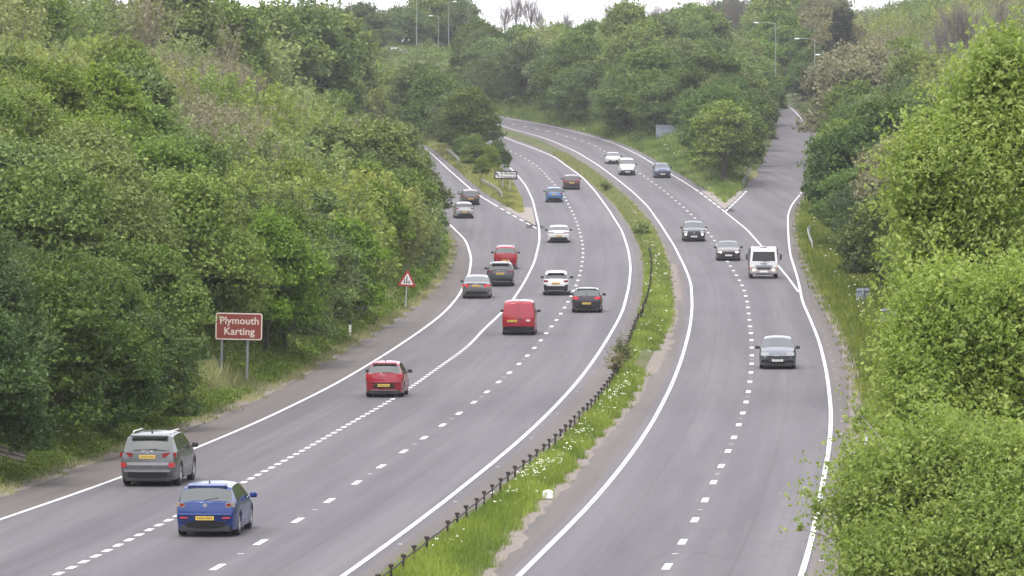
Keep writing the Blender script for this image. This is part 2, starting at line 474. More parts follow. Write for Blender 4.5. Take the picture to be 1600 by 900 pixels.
# grass edge of the central reserve, and the outer edge of the verge strips
GM1 = curve([(600,900),(640,876),(700,836),(760,788),(820,744),(880,690),(933,635),(958,600),(975,560),(990,520),(1002,480),(1008,446),(1008,415),(1001,385),(985,352),(960,318),(938,298),(905,270),(870,244),(835,228),(800,216)])
GM2 = curve([(762,893),(800,822),(843,780),(886,750),(902,713),(935,680),(962,653),(990,612),(1000,596),(1012,568),(1032,533),(1046.7,506),(1048,466),(1043,426),(1033,390),(1013,350),(984,316.7),(962,298),(935,276),(905,254),(870,232),(835,215),(800,206)])
SR = curve([(1325,900),(1329,830),(1331,766),(1332,680),(1331.7,597),(1318,543),(1300,500),(1277,460),(1260,420),(1247,383),(1243,345),(1250,318),(1263,300),(1275,276),(1283,248),(1284,221),(1277,203),(1265,190),(1246,171),(1228,160)], ext_hi=[(980, 43.0), (1100, 27.0)])
SL = curve([(0,770),(60,748),(120,727),(190,702),(250,682),(330,650),(440,600),(520,553),(600,505),(652,470),(688,430),(702,400),(700,375),(684,350)])

def f(a, z): return np.interp(z, ZG, a)
# exit slip's left edge beyond where the trees hide it: one slip width left of its right edge
_m = np.clip((ZG - 500) / 30, 0, 1)
L1 = L1 * (1 - _m) + (L2 - 7.2) * _m
SL = SL * (1 - _m) + (L2 - 9.2) * _m
# beyond the visible part both left-hand roads bear off to the left
_ex = np.clip(ZG - 730, 0, None)
L1 = L1 - .0009 * _ex ** 2; L2 = L2 - .0009 * _ex ** 2; SL = SL - .0009 * _ex ** 2
ZN1, ZN2 = z_of(357), z_of(331)        # noses of the exit and of the entry slip
ZEND = 1000.0
MLr = L3 - 1.1                          # paved left edge of the main road beyond the exit nose
M8r = L8 + 1.0
E2r = L2 + .9
O9l = L9 - .5

def intervals(z):
    """paved corridors across the picture at distance z"""
    sl, sr = f(SL, z), f(SR, z)
    if z < ZN1: iv = [[sl, f(M8r, z)]]
    else:
        a, b = f(E2r, z), f(MLr, z)
        iv = [[sl, a], [b, f(M8r, z)]] if b > a + .3 else [[sl, f(M8r, z)]]
    if z < ZN2: iv[-1][1] = sr
    else:
        c, d = iv[-1][1], f(O9l, z)
        if d > c + .3: iv.append([d, sr])
        else: iv[-1][1] = sr
    return iv

rngT = np.random.RandomState(5)
_ph = rngT.rand(12, 3) * 6.28
def wob(x, z):
    r = 0
    for k in range(6):
        a = .05 + .045 * k
        r = r + np.sin(x * a * math.cos(_ph[k, 0]) + z * a * math.sin(_ph[k, 0]) + _ph[k, 1]) / (1 + k * .7)
    return r * .35

def bankL(d, z):
    t = np.clip(d - .8, 0, None)
    r = np.minimum(t * .46, 9 + (t - 19.6) * .13)
    return np.where(t * .46 > 9, r, t * .46)
def bankR(d, z):
    t = np.clip(d - 2.6, 0, None)
    return np.where(t * .46 > 7, 7 + (t - 15.2) * .25, t * .46)
def ground(x, z):
    """height of the land, arrays allowed in x for one z"""
    x = np.asarray(x, float)
    iv = intervals(z)
    base = float(g(z))
    h = np.zeros_like(x)
    dl = iv[0][0] - x; dr = x - iv[-1][1]
    h = np.where(dl > 0, bankL(dl, z) + np.clip(dl / 8, 0, 1) * wob(x, z), h)
    h = np.where(dr > 0, bankR(dr, z) + np.clip(dr / 8 - .3, 0, 1) * wob(x, z), h)
    for (a, b), (c, d) in zip(iv[:-1], iv[1:]):
        m = (x > b) & (x < c)
        dd = np.minimum(x - b, c - x)
        h = np.where(m, np.minimum(np.clip(dd - .8, 0, None) * .33, 5.0), h)
    far = np.clip((z - 960) / 160, 0, 1)
    h = h * (1 - far) + far * np.maximum(h, 5.5 + .35 * wob(x, z) * 3)
    paved = np.zeros_like(x, bool)
    for a, b in iv: paved |= (x > a + .35) & (x < b - .35)
    if z < ZEND - 10: h = np.where(paved, -.10, h)
    return base + h
def ground1(x, z): return float(ground(np.array([x]), z)[0])

# ------------------------------------------------------------------ terrain: one sheet to the horizon
xs = np.concatenate([-np.geomspace(2500, 90, 22), np.arange(-88, 88.1, 1.1), np.geomspace(90, 2500, 22)])
zs = np.concatenate([np.arange(-900, -60, 30.0), np.arange(-60, 1100, 3.0), np.geomspace(1100, 6000, 30)])
V = np.zeros((len(zs), len(xs), 3))
for i, z in enumerate(zs):
    V[i, :, 0] = xs; V[i, :, 1] = z
    V[i, :, 2] = ground(xs, min(z, 3000))
nz_, nx_ = len(zs), len(xs)
idx = np.arange(nz_ * nx_).reshape(nz_, nx_)
Q = np.stack([idx[:-1, :-1], idx[:-1, 1:], idx[1:, 1:], idx[1:, :-1]], -1).reshape(-1, 4)
terrain = link('terrain', np_mesh('terrain', V.reshape(-1, 3), Q, M['ground'], smooth=True))
tag(terrain, kind='structure')

# ------------------------------------------------------------------ paved surfaces
def lane_uv(me, ref):
    """u metres from a reference lane line, v metres along"""
    uv = me.uv_layers.new(name='lane')
    n = len(me.loops); vi = np.zeros(n, np.int32); me.loops.foreach_get('vertex_index', vi)
    co = np.zeros(len(me.vertices) * 3, np.float32); me.vertices.foreach_get('co', co); co = co.reshape(-1, 3)
    u = co[:, 0] - np.interp(co[:, 1], ZG, ref)
    arr = np.stack([u, co[:, 1]], -1)[vi]
    uv.data.foreach_set('uv', np.ascontiguousarray(arr, np.float32).ravel())

def sheet(name, lo, hi, z0, z1, dz, lift, mat, ref=None, cols=2, wob_lo=0, wob_hi=0, smooth=False, seed=0):
    """ribbon between two lateral curves; lo/hi are arrays on ZG"""
    zq = np.linspace(z0, z1, max(2, int(round((z1 - z0) / dz)) + 1))
    a, b = np.interp(zq, ZG, lo), np.interp(zq, ZG, hi)
    rr = np.random.RandomState(seed + 3)
    def rag(n, amp):
        r = rr.randn(n); k = np.ones(3) / 3; return np.convolve(r, k, 'same') * amp
    if wob_lo: a = a + rag(len(zq), wob_lo)
    if wob_hi: b = b + rag(len(zq), wob_hi)
    b = np.maximum(b, a + .001)
    tt = np.linspace(0, 1, cols)
    X = a[:, None] + (b - a)[:, None] * tt[None, :]
    Vv = np.stack([X, np.repeat(zq[:, None], cols, 1), np.repeat((g(zq) + lift)[:, None], cols, 1)], -1)
    ix = np.arange(len(zq) * cols).reshape(len(zq), cols)
    q = np.stack([ix[:-1, :-1], ix[:-1, 1:], ix[1:, 1:], ix[1:, :-1]], -1).reshape(-1, 4)
    me = np_mesh(name, Vv.reshape(-1, 3), q, mat)
    if ref is not None: lane_uv(me, ref)
    return me
def join_meshes(name, meshes, mat, uv=False):
    bm = bmesh.new()
    for m_ in meshes: bm.from_mesh(m_)
    me = bpy.data.meshes.new(name); bm.to_mesh(me); bm.free()
    me.materials.clear(); me.materials.append(mat)
    for m_ in meshes: bpy.data.meshes.remove(m_)
    return me
mid = (L5 + L6) / 2
parts = [sheet('r', SL, mid, 40, ZN1, 2, 0, None, L4, 6), 
         sheet('r', SL, E2r, ZN1, ZEND, 2, 0, None, L4, 3), sheet('r', MLr, mid, ZN1, ZEND, 2, 0, None, L4, 4)]
left_road = link('road_westbound', join_meshes('road_westbound', parts, M['asphalt'])); tag(left_road, kind='structure')
parts = [sheet('r', mid, SR, 40, ZN2, 2, 0, None, L7, 6),
         sheet('r', mid, M8r, ZN2, ZEND, 2, 0, None, L7, 4), sheet('r', O9l, SR, ZN2, ZEND, 2, 0, None, L7, 3)]
right_road = link('road_eastbound', join_meshes('road_eastbound', parts, M['asphalt'])); tag(right_road, kind='structure')

# worn strips outside the edge lines, gravel in the central reserve, gore aprons
parts = [sheet('s', SL - .3, L1 - .12, 40, ZEND - 60, 2, .004, None, L1, 3, .12), ]
parts += [sheet('s', L5 + .45, (GM1 + GM2) / 2, 40, ZEND - 60, 2, .004, None, L5, 3)]
parts += [sheet('s', (GM1 + GM2) / 2, L6 - .35, 40, ZEND - 60, 2, .004, None, L6, 3)]
parts += [sheet('s', L10 + .14, SR + .2, 40, ZEND - 60, 2, .004, None, L10, 3, 0, .1)]
st = link('edge_strip', join_meshes('edge_strip', parts, M['strip'])); tag(st, kind='structure')
# loose gravel and grit along the kerbless edges
gv = [sheet('g', SL - .9, SL + .45, 60, 520, .7, .010, None, None, 3, .1, .13, seed=1),
      sheet('g', GM2 - .5, GM2 + .42, 60, 640, .7, .010, None, None, 3, 0, .13, seed=2),
      sheet('g', GM2 - .2, GM2 + .7, 262, 300, .7, .013, None, None, 3, 0, .13, seed=4),
      sheet('g', GM2 - .2, GM2 + .75, 355, 420, .7, .013, None, None, 3, 0, .12, seed=4),
      sheet('g', GM1 - .12, GM1 + .4, 60, 640, .7, .010, None, None, 3, .06, 0, seed=3),
      sheet('g', SR - .15, SR + .4, 60, 640, 1.5, .010, None, None, 3, .06, 0, seed=6)]
go = link('gravel_edging', join_meshes('gravel_edging', gv, M['gravel'])); tag(go, kind='structure')
za, zb = z_of(352), z_of(324)
zc, zd = z_of(328), z_of(299)
ga = [sheet('q', L2 + .35, L3 - .25, za, zb, 2, .006, None, None, 2),
      sheet('q', L8 + .3, L9 - .3, zc, zd, 2, .006, None, None, 2)]
go = link('gore_apron', join_meshes('gore_apron', ga, M['gore'])); tag(go, kind='structure')

# ------------------------------------------------------------------ markings
def solid(cv, z0, z1, w=.2, lift=.009, dz=1.5):
    return sheet('m', cv - w / 2, cv + w / 2, z0, z1, dz, lift, None)
def dashes(cv, z0, z1, on, period, w=.2, lift=.009, first=None):
    out = []
    z = z0 if first is None else first
    while z < z1:
        zq = np.array([z, z + on])
        x = np.interp(zq, ZG, cv)
        out.append([(x[0] - w / 2, zq[0]), (x[0] + w / 2, zq[0]), (x[1] + w / 2, zq[1]), (x[1] - w / 2, zq[1])])
        z += period
    me = bpy.data.meshes.new('d')
    vs, fs = [], []
    for q in out:
        b = len(vs); vs += [(px, pz, float(g(pz)) + lift) for px, pz in q]; fs.append((b, b + 1, b + 2, b + 3))
    me.from_pydata(vs, [], fs); return me
def mark(name, meshes):
    o = link(name, join_meshes(name, meshes, M['paint_road'])); tag(o, kind='structure'); return o
zj = z_of(540)
mark('edge_line', [solid(L1, 60, 925, .16), solid(L5, 60, 925, .16), solid(L6, 60, 925, .16), solid(L10, 60, 925, .155)])
zo1 = z_of(320)
mark('slip_line', [solid(L2, zo1, 925, .155), dashes(L2, ZN1, zo1, 5, 9, .2), solid(L3, zj, 925, .155),
                   solid(L8, z_of(456), ZN2 + 1, .16), dashes(L8, ZN2, z_of(297), 6, 9, .2), solid(L8, z_of(297), 925, .155),
                   dashes(L9, ZN2 + 1, z_of(299), 5, 7, .2)])
mark('lane_line', [dashes(L3, 60, zj, 1.05, 2.0, .2, first=zj - 2 * 120), dashes(L4, 60, 925, 2.1, 8.91, .2, first=147 - .2 - 8.91 * 9),
                   dashes(L7, 60, 925, 2.1, 8.91, .21, first=147 - 8.91 * 9)])
mark('road_stud', [dashes(L4, 60, 520, .18, 17.82, .16, first=147 + 5.4 - 8.91 * 8), dashes(L7, 60, 520, .18, 17.82, .16, first=147 + 5.4 - 8.91 * 8),
                   dashes(L10 + .42, 60, 420, .16, 9, .13, first=78), dashes(L5 + .35, 60, 420, .16, 18, .13, first=84)])
# ------------------------------------------------------------------ vegetation
def leaves(rng, pos, nrm, L, W, bend=.25, jit=.6):
    """one bent four-cornered leaf per point; returns vertices (n,4,3)"""
    n = len(pos)
    nr = nrm + rng.normal(0, jit, (n, 3)); nr /= np.linalg.norm(nr, axis=1)[:, None] + 1e-9
    a = rng.normal(0, 1, (n, 3)); a[:, 2] -= .25
    t = a - nr * np.sum(a * nr, 1)[:, None]; t /= np.linalg.norm(t, axis=1)[:, None] + 1e-9
    s = np.cross(nr, t)
    sc = rng.uniform(.65, 1.3, n)[:, None]
    p0 = pos - t * L * .5 * sc
    p2 = pos + t * L * .5 * sc - nr * L * bend * sc * rng.uniform(.2, 1.2, (n, 1))
    p1 = pos + s * W * .5 * sc + nr * W * .12
    p3 = pos - s * W * .5 * sc + nr * W * .12
    return np.stack([p0, p1, p2, p3], 1)

def cloud_mesh(name, rng, lobes, n, L, W, mat, core=.55, spray=.12, flat=1.0, upb=.22, jit=.85, shoots=.35, full=False):
    """leaves round a set of lobes (x,y,z,r): shells dense outside, thin inside, sprays beyond"""
    lobes = np.array(lobes, float)
    w = lobes[:, 3] ** 2; w /= w.sum()
    k = rng.choice(len(lobes), n, p=w)
    d = rng.normal(0, 1, (n, 3)); d[:, 2] = d[:, 2] if full else np.abs(d[:, 2]) * .85 + d[:, 2] * .35
    d /= np.linalg.norm(d, axis=1)[:, None]
    rr = 1 - np.abs(rng.normal(0, .20, n)); rr = np.clip(rr, core * .5, 1)
    # low-frequency lumps on every lobe so its outline is uneven
    lump = 1 + .16 * np.sin(d[:, 0] * 5 + k * 1.7) * np.sin(d[:, 1] * 6 + k) + .10 * np.sin(d[:, 2] * 9 + k * 2.3)
    sp = rng.rand(n) < spray
    rr = np.where(sp, rng.uniform(1.0, 1.28, n), rr)
    pos = lobes[k, :3] + d * (lobes[k, 3] * rr * lump)[:, None] * np.array([1, 1, flat])
    # leafy shoots: a run of leaves carried outwards and upwards from one point of the shell
    ns = int(n * shoots / 9)
    if ns:
        src = rng.randint(0, n, ns)
        sd = d[src] * .8 + rng.normal(0, .35, (ns, 3)) + np.array([0, 0, .45]); sd /= np.linalg.norm(sd, axis=1)[:, None]
        ln_ = rng.uniform(.25, .85, ns) * (1.25 if full else 1)
        tt = rng.rand(ns, 9)
        sp_ = (lobes[k[src], :3] + d[src] * (lobes[k[src], 3] * .95)[:, None])[:, None, :] + sd[:, None, :] * (tt * ln_[:, None])[:, :, None] + rng.normal(0, L * .28, (ns, 9, 3))
        pos = np.concatenate([pos, sp_.reshape(-1, 3)]); d = np.concatenate([d, np.repeat(sd, 9, 0)]); k = np.concatenate([k, np.repeat(k[src], 9)])
        keepS = np.ones(ns * 9, bool)
    keep = np.ones(len(pos), bool)
    for j in range(len(lobes)):       # drop what would sit deep inside a neighbour
        q = np.linalg.norm((pos - lobes[j, :3]) / np.array([1, 1, flat]), axis=1) / lobes[j, 3]
        keep &= ~((q < core) & (k != j))
    pos, d, k = pos[keep], d[keep], k[keep]
    up = np.array([0, 0, 1.0])
    nrm = d * .7 + up * upb
    P = leaves(rng, pos, nrm, L, W, jit=jit)
    lt = rng.rand(len(lobes))
    tint_ = np.clip(.22 + .36 * lt[k] + rng.normal(0, .17, len(pos)), 0, 1)
    q = np.arange(len(pos) * 4).reshape(-1, 4)
    return np_mesh(name, P.reshape(-1, 3), q, mat, {'tint': np.repeat(tint_, 4)})

def crown_lobes(rng, rx, z0, z1, n, r0, r1, shape='round'):
    out = []
    zc, hz = (z0 + z1) / 2, (z1 - z0) / 2
    for i in range(n):
        a = rng.uniform(0, 2 * math.pi); u = rng.uniform(-.9, 1)
        rad = math.sqrt(max(0, 1 - u * u)) * rng.uniform(.55, .95)
        if shape == 'cone': rad = (1 - (u + 1) / 2) * rng.uniform(.5, 1)
        if shape == 'bush': rad = math.sqrt(max(0, 1 - max(0, u) ** 2)) * rng.uniform(.5, .98)
        r = rng.uniform(r0, r1)
        out.append((math.cos(a) * rad * (rx - r * .6), math.sin(a) * rad * (rx - r * .6), zc + u * (hz - r * .6), r))
    out.append((0, 0, zc, min(rx, hz) * .72)); out.append((0, 0, z1 - r1 * 1.1, r1))
    return out

def trunk_mesh(name, rng, h, r, z_split, mat, spread, nb=6):
    m = MB()
    m.tube([(0, 0, -.5), (.03, .02, z_split * .5), (0, .05, z_split), (.1, 0, h * .8)], [r * 1.25, r, r * .8, r * .25], 8)
    for i in range(nb):
        a = 2 * math.pi * i / nb + rng.uniform(-.4, .4)
        z = z_split * rng.uniform(.6, 1.2)
        e = spread * rng.uniform(.5, .85)
        m.tube([(0, 0, z), (math.cos(a) * e * .4, math.sin(a) * e * .4, z + (h - z) * .35), (math.cos(a) * e, math.sin(a) * e, z + (h - z) * rng.uniform(.5, .8))],
               [r * .5, r * .32, r * .08], 6)
    return m.mesh(name, mat, 60)

def feather_mesh(name, nameb, rng, H, R, nst, lps, mat, bark, leafL=.22, top=.35, lean=.22):
    """a clump of upright whippy stems with small leaves up their length"""
    st, lp, ln = MB(), [], []
    tn = []
    for i in range(nst):
        a = rng.uniform(0, 2 * math.pi); rr = R * math.sqrt(rng.rand())
        b = np.array([math.cos(a) * rr * .45, math.sin(a) * rr * .45, -.2])
        h = H * rng.uniform(.55, 1.0) * (1 - .25 * (rr / R) ** 2)
        tip = np.array([math.cos(a) * rr * (1 + lean) + rng.normal(0, .15), math.sin(a) * rr * (1 + lean) + rng.normal(0, .15), h])
        mid_ = (b + tip) / 2 + np.array([math.cos(a) * .12, math.sin(a) * .12, h * .08])
        st.tube([b, mid_, tip], [.035, .022, .006], 3, caps=False)
        n = int(lps * rng.uniform(.6, 1.3))
        t = rng.uniform(.18, 1.02, n) ** .8
        c = (1 - t)[:, None] ** 2 * b + 2 * ((1 - t) * t)[:, None] * mid_ + t[:, None] ** 2 * tip
        off = rng.normal(0, 1, (n, 3)) * np.array([1, 1, .7]) * (.10 + .26 * np.sin(np.clip(t, 0, 1) * math.pi)[:, None])
        lp.append(c + off); ln.append(off + np.array([0, 0, .5])); tn.append(np.full(n, rng.rand()))
    pos = np.concatenate(lp); nr = np.concatenate(ln); tn = np.concatenate(tn)
    P = leaves(rng, pos, nr, leafL, leafL * .5, jit=.7)
    ti = np.clip(.2 + .5 * tn + rng.normal(0, .18, len(pos)), 0, 1)
    me = np_mesh(name, P.reshape(-1, 3), np.arange(len(pos) * 4).reshape(-1, 4), mat, {'tint': np.repeat(ti, 4)})
    return me, st.mesh(nameb, bark)

def bare_mesh(name, rng, H, spread, mat, depth=5, r=.16, droop=0):
    m = MB()
    def br(p, d, l, r_, k):
        if k == 0 or l < .15: return
        q = p + d * l
        mid_ = p + d * l * .5 + Vector(rng.normal(0, .04 * l, 3))
        m.tube([p, mid_, q], [r_, r_ * .85, r_ * .7], 4 if k > 2 else 3, caps=False)
        for _ in range(3 if k > 1 else 4):
            e = (d + Vector(rng.normal(0, spread, 3)) + Vector((0, 0, .12))).normalized()
            br(p + d * l * rng.uniform(.45, 1), e, l * rng.uniform(.55, .8), r_ * .68, k - 1)
        br(q, (d + Vector(rng.normal(0, spread * .4, 3))).normalized(), l * .75, r_ * .72, k - 1)
    br(Vector((0, 0, -.3)), Vector((0, 0, 1)), H * .32, r, depth)
    return m.mesh(name, mat)

RN = np.random.RandomState(11)
M['bark_grey'] = simple('grey_twigs', (.17, .145, .135), .9, 0, .2, 0, .25, 5.0)
M['bark_twig'] = simple('twig_bark', (.30, .25, .21), .9, 0, .2, 0, .25, 5.0)
PROTO = {}     # kind -> list of (height, radius, [(part name, mesh)], category, root name)
def add_proto(kind, h, r, parts_, root):
    PROTO.setdefault(kind, []).append((h, r, parts_, root))
# broad-leaved trees, 7 m high, 3 m crown radius: fine leaves for the near ones, coarser far away
for i in range(3):
    lob = crown_lobes(RN, 3.1, .5, 7.2, 30, .75, 1.35, 'bush')
    add_proto('leafy_near', 7.2, 3.1, [('crown', cloud_mesh('crown', RN, lob, 42000, .18, .115, M['leaf_mid'])),
              ('trunk', trunk_mesh('trunk', RN, 6, .16, 1.6, M['bark'], 2.4))], 'broadleaf_tree')
for i in range(3):
    lob = crown_lobes(RN, 3.1, .4, 7.2, 26, .8, 1.4, 'bush')
    add_proto('leafy', 7.2, 3.1, [('crown', cloud_mesh('crown', RN, lob, 19000, .27, .17, M['leaf_mid'])),
              ('trunk', trunk_mesh('trunk', RN, 6, .16, 1.6, M['bark'], 2.4))], 'broadleaf_tree')
for i in range(2):
    lob = crown_lobes(RN, 3.0, .1, 6.0, 34, .6, 1.1, 'bush')
    add_proto('dark_near', 6.0, 3.0, [('crown', cloud_mesh('crown', RN, lob, 42000, .15, .095, M['leaf_deep'])),
              ('trunk', trunk_mesh('trunk', RN, 5, .14, 1.0, M['bark'], 2.3))], 'hawthorn_tree')
for i in range(3):
    lob = crown_lobes(RN, 3.0, .1, 6.2, 30, .65, 1.2, 'bush')
    add_proto('dark', 6.2, 3.0, [('crown', cloud_mesh('crown', RN, lob, 18000, .24, .15, M['leaf_dark'])),
              ('trunk', trunk_mesh('trunk', RN, 5, .14, 1.0, M['bark'], 2.3))], 'hawthorn_tree')
for i in range(2):     # smooth-domed dense tree
    lob = crown_lobes(RN, 3.2, .2, 6.2, 60, .5, .8, 'bush')
    add_proto('dome', 6.2, 3.2, [('crown', cloud_mesh('crown', RN, lob, 20000, .23, .15, M['leaf_deep'], spray=.05, shoots=.15)),
              ('trunk', trunk_mesh('trunk', RN, 5, .16, 1.0, M['bark'], 2.3))], 'hawthorn_tree')
for i in range(3):
    a, b = feather_mesh('crown', 'stems', RN, 6.5, 2.4, 95, 95, M['leaf_pale'], M['bark_pale'], .26)
    add_proto('feather', 6.5, 2.6, [('crown', a), ('stems', b)], 'willow_sapling')
for i in range(2):
    a, b = feather_mesh('crown', 'stems', RN, 6.2, 2.4, 170, 30, M['leaf_brown'], M['bark_twig'], .22)
    add_proto('brown', 6.2, 2.6, [('crown', a), ('stems', b)], 'twiggy_sapling')
for i in range(2):     # brownish newly leafing round tree
    lob = crown_lobes(RN, 3.0, .4, 6.4, 30, .7, 1.2, 'bush')
    add_proto('bronze', 6.4, 3.0, [('crown', cloud_mesh('crown', RN, lob, 15000, .24, .15, M['leaf_brown'], spray=.2)),
              ('trunk', trunk_mesh('trunk', RN, 5.6, .15, 1.2, M['bark'], 2.3))], 'bronze_tree')
for i in range(2):     # small scrub, 2.6 m
    lob = crown_lobes(RN, 1.7, -.3, 2.5, 16, .45, .75, 'bush')
    add_proto('scrub', 2.6, 1.7, [('crown', cloud_mesh('foliage', RN, lob, 9000, .17, .11, M['leaf_gorse'], spray=.2)),
              ('trunk', trunk_mesh('stem', RN, 2, .06, .5, M['bark'], 1.2, 5))], 'scrub_bush')
lob = crown_lobes(RN, 2.2, .3, 8.0, 46, .45, .8, 'cone')
add_proto('conifer', 8.0, 2.2, [('crown', cloud_mesh('crown', RN, lob, 14000, .3, .1, M['leaf_conifer'], upb=.1)),
          ('trunk', trunk_mesh('trunk', RN, 7, .18, 2, M['bark'], 1.2))], 'conifer_tree')
for i in range(2):
    me = bare_mesh('branches', RN, 10, .36, M['bark_dark'], 5, .20)
    m = MB(); m.tube([(0, 0, -.6), (.02, 0, 1.5), (0, .02, 3.2)], [.24, .19, .14], 8)
    add_proto('bare', 10, 3.0, [('branches', me), ('trunk', m.mesh('trunk', M['bark'], 60))], 'bare_tree')

for i in range(2):
    me = bare_mesh('branches', RN, 10, .30, M['bark_grey'], 6, .085)
    m = MB(); m.tube([(0, 0, -.6), (.02, 0, 1.5), (0, .02, 3.2)], [.14, .10, .07], 8)
    add_proto('whippy', 10, 3.0, [('branches', me), ('trunk', m.mesh('trunk', M['bark'], 60))], 'bare_tree')
TREES = []      # (root, kind, picture x, picture y, z, size)
def project(x, y, z):
    dx, dy, dz = x, y, z - CAMH
    d = dy * CP - dz * SP; v = dy * SP + dz * CP
    return 800 + F * dx / d, 450 - F * v / d
def plant(kind, x, z, h, wide=1.0, label=None, cat='tree', group=None, rnd=RN, base=None, root_name=None, var=None):
    protos = PROTO[kind]
    H0, R0, parts_, rname = protos[rnd.randint(len(protos))] if var is None else protos[var]
    s = h / H0
    b = ground1(x, z) if base is None else base
    r = empty(root_name or rname, (x, z, b - .05), rnd.uniform(0, 2 * math.pi))
    r.scale = (s * wide, s * wide, s)
    for pn, me in parts_:
        o = link(pn, me, r)
    px, py = project(x, z, b + h * .6)
    tag(r, label, cat, group)
    TREES.append([r, kind, px, py, z, h])
    return r

class Zone:
    def __init__(s, poly): s.p = poly
    def has(s, x, y):
        c = False; n = len(s.p)
        for i in range(n):
            (x1, y1), (x2, y2) = s.p[i], s.p[i - 1]
            if (y1 > y) != (y2 > y) and x < (x2 - x1) * (y - y1) / (y2 - y1) + x1: c = not c
        return c

_gx = np.arange(-130, 130.1, 1.0); _gz = np.arange(100, 1300.1, 2.0)
_gh = np.array([ground(_gx, z) for z in _gz])
def gfast(x, z):
    i = min(max((x + 130), 0), 259.9); j = min(max((z - 100) / 2, 0), 599.9)
    a, b = int(i), int(j); u, v = i - a, j - b
    return (_gh[b, a] * (1 - u) + _gh[b, a + 1] * u) * (1 - v) + (_gh[b + 1, a] * (1 - u) + _gh[b + 1, a + 1] * u) * v
def hit(px, py, h, z0=130, z1=1150):
    """distance at which the line of sight meets the canopy standing h above the land"""
    kx, kz = ray(px, py)
    z = z0
    while z < z1:
        if CAMH + kz * z <= gfast(kx * z, z) + h: 
            return z
        z += 3.0
    return None
def on_paved(x, z, margin=0):
    for a, b in intervals(z):
        if a - margin < x < b + margin: return True
    return False

# colour plan of the banks, read off the photograph: picture ellipses (cx, cy, rx, ry) -> kind
def kind_left(x, y, r):
    if y < 300 and ((x - 330) / 120) ** 2 + ((y - 230) / 130) ** 2 < 1: return ['brown', 'feather', 'brown', 'feather'][r.randint(4)]
    if y < 135 + max(0, x - 300) * .15 and x < 520: return ['feather', 'feather', 'feather', 'brown', 'feather', 'feather'][r.randint(6)]
    if ((x - 170) / 190) ** 2 + ((y - 260) / 160) ** 2 < 1: return 'leafy'
    if ((x - 340) / 110) ** 2 + ((y - 420) / 75) ** 2 < 1: return ['leafy', 'dark', 'leafy'][r.randint(3)]
    if ((x - 455) / 130) ** 2 + ((y - 220) / 150) ** 2 < 1: return ['feather', 'feather', 'feather', 'brown', 'leafy'][r.randint(5)]
    if ((x - 580) / 110) ** 2 + ((y - 300) / 190) ** 2 < 1: return ['dark', 'leafy', 'feather', 'feather', 'leafy'][r.randint(5)]
    if y < 130: return ['feather', 'leafy', 'feather', 'dark'][r.randint(4)]
    if ((x - 60) / 90) ** 2 + ((y - 330) / 50) ** 2 < 1: return 'bronze'
    return ['dark', 'leafy', 'dark', 'leafy', 'feather' if y < 400 else 'dark'][r.randint(5)]
def kind_right(x, y, r):
    if y < 110 and x > 1330: return ['feather', 'feather', 'brown', 'feather'][r.randint(4)]
    if ((x - 1340) / 70) ** 2 + ((y - 70) / 40) ** 2 < 1: return 'bronze'
    if ((x - 1400) / 60) ** 2 + ((y - 285) / 60) ** 2 < 1: return 'bronze'
    if ((x - 1500) / 130) ** 2 + ((y - 110) / 60) ** 2 < 1: return ['feather', 'leafy', 'feather'][r.randint(3)]
    return ['dark', 'leafy', 'dark', 'dark'][r.randint(4)]
def kind_mid(x, y, r):
    if y < 60: return ['leafy', 'feather', 'dark'][r.randint(3)]
    if y > 125: return ['dark', 'dark', 'leafy'][r.randint(3)]
    return ['leafy', 'dark', 'leafy', 'feather'][r.randint(4)]
def kind_isle(x, y, r):
    return ['dark', 'dome', 'leafy'][r.randint(3)]

SIZE = {'leafy': (5.2, 7.6), 'dark': (4.2, 6.2), 'feather': (5.2, 7.5), 'brown': (5, 6.8), 'bronze': (4.5, 6.2), 'dome': (4.5, 6.5)}
PLACED = []
KEEP_OPEN = [(330, 485, 410, 600, 252), (608, 408, 660, 466, 352), (766, 262, 812, 306, 590), (1022, 192, 1062, 226, 744), (1336, 448, 1362, 500, 354), (1374, 478, 1404, 505, 306),
             (640, -30, 660, 84, 1080), (678, 20, 708, 82, 1112), (600, 74, 642, 92, 1066), (1180, 30, 1216, 88, 862), (1236, 56, 1278, 96, 832), (1276, 78, 1320, 96, 802), (1276, 100, 1322, 114, 702), (545, 0, 556, 60, 1002)]
def sight_blocked(x, z, rad, h):
    b = gfast(x, z)
    px, pt = project(x, z, b + h * .97); _, pb = project(x, z, b); w = rad * .95 * F / z
    for x0, y0, x1, y1, zs_ in KEEP_OPEN:
        if z < zs_ and px + w > x0 and px - w < x1 and pt < y1 and pb > y0: return True
    return False
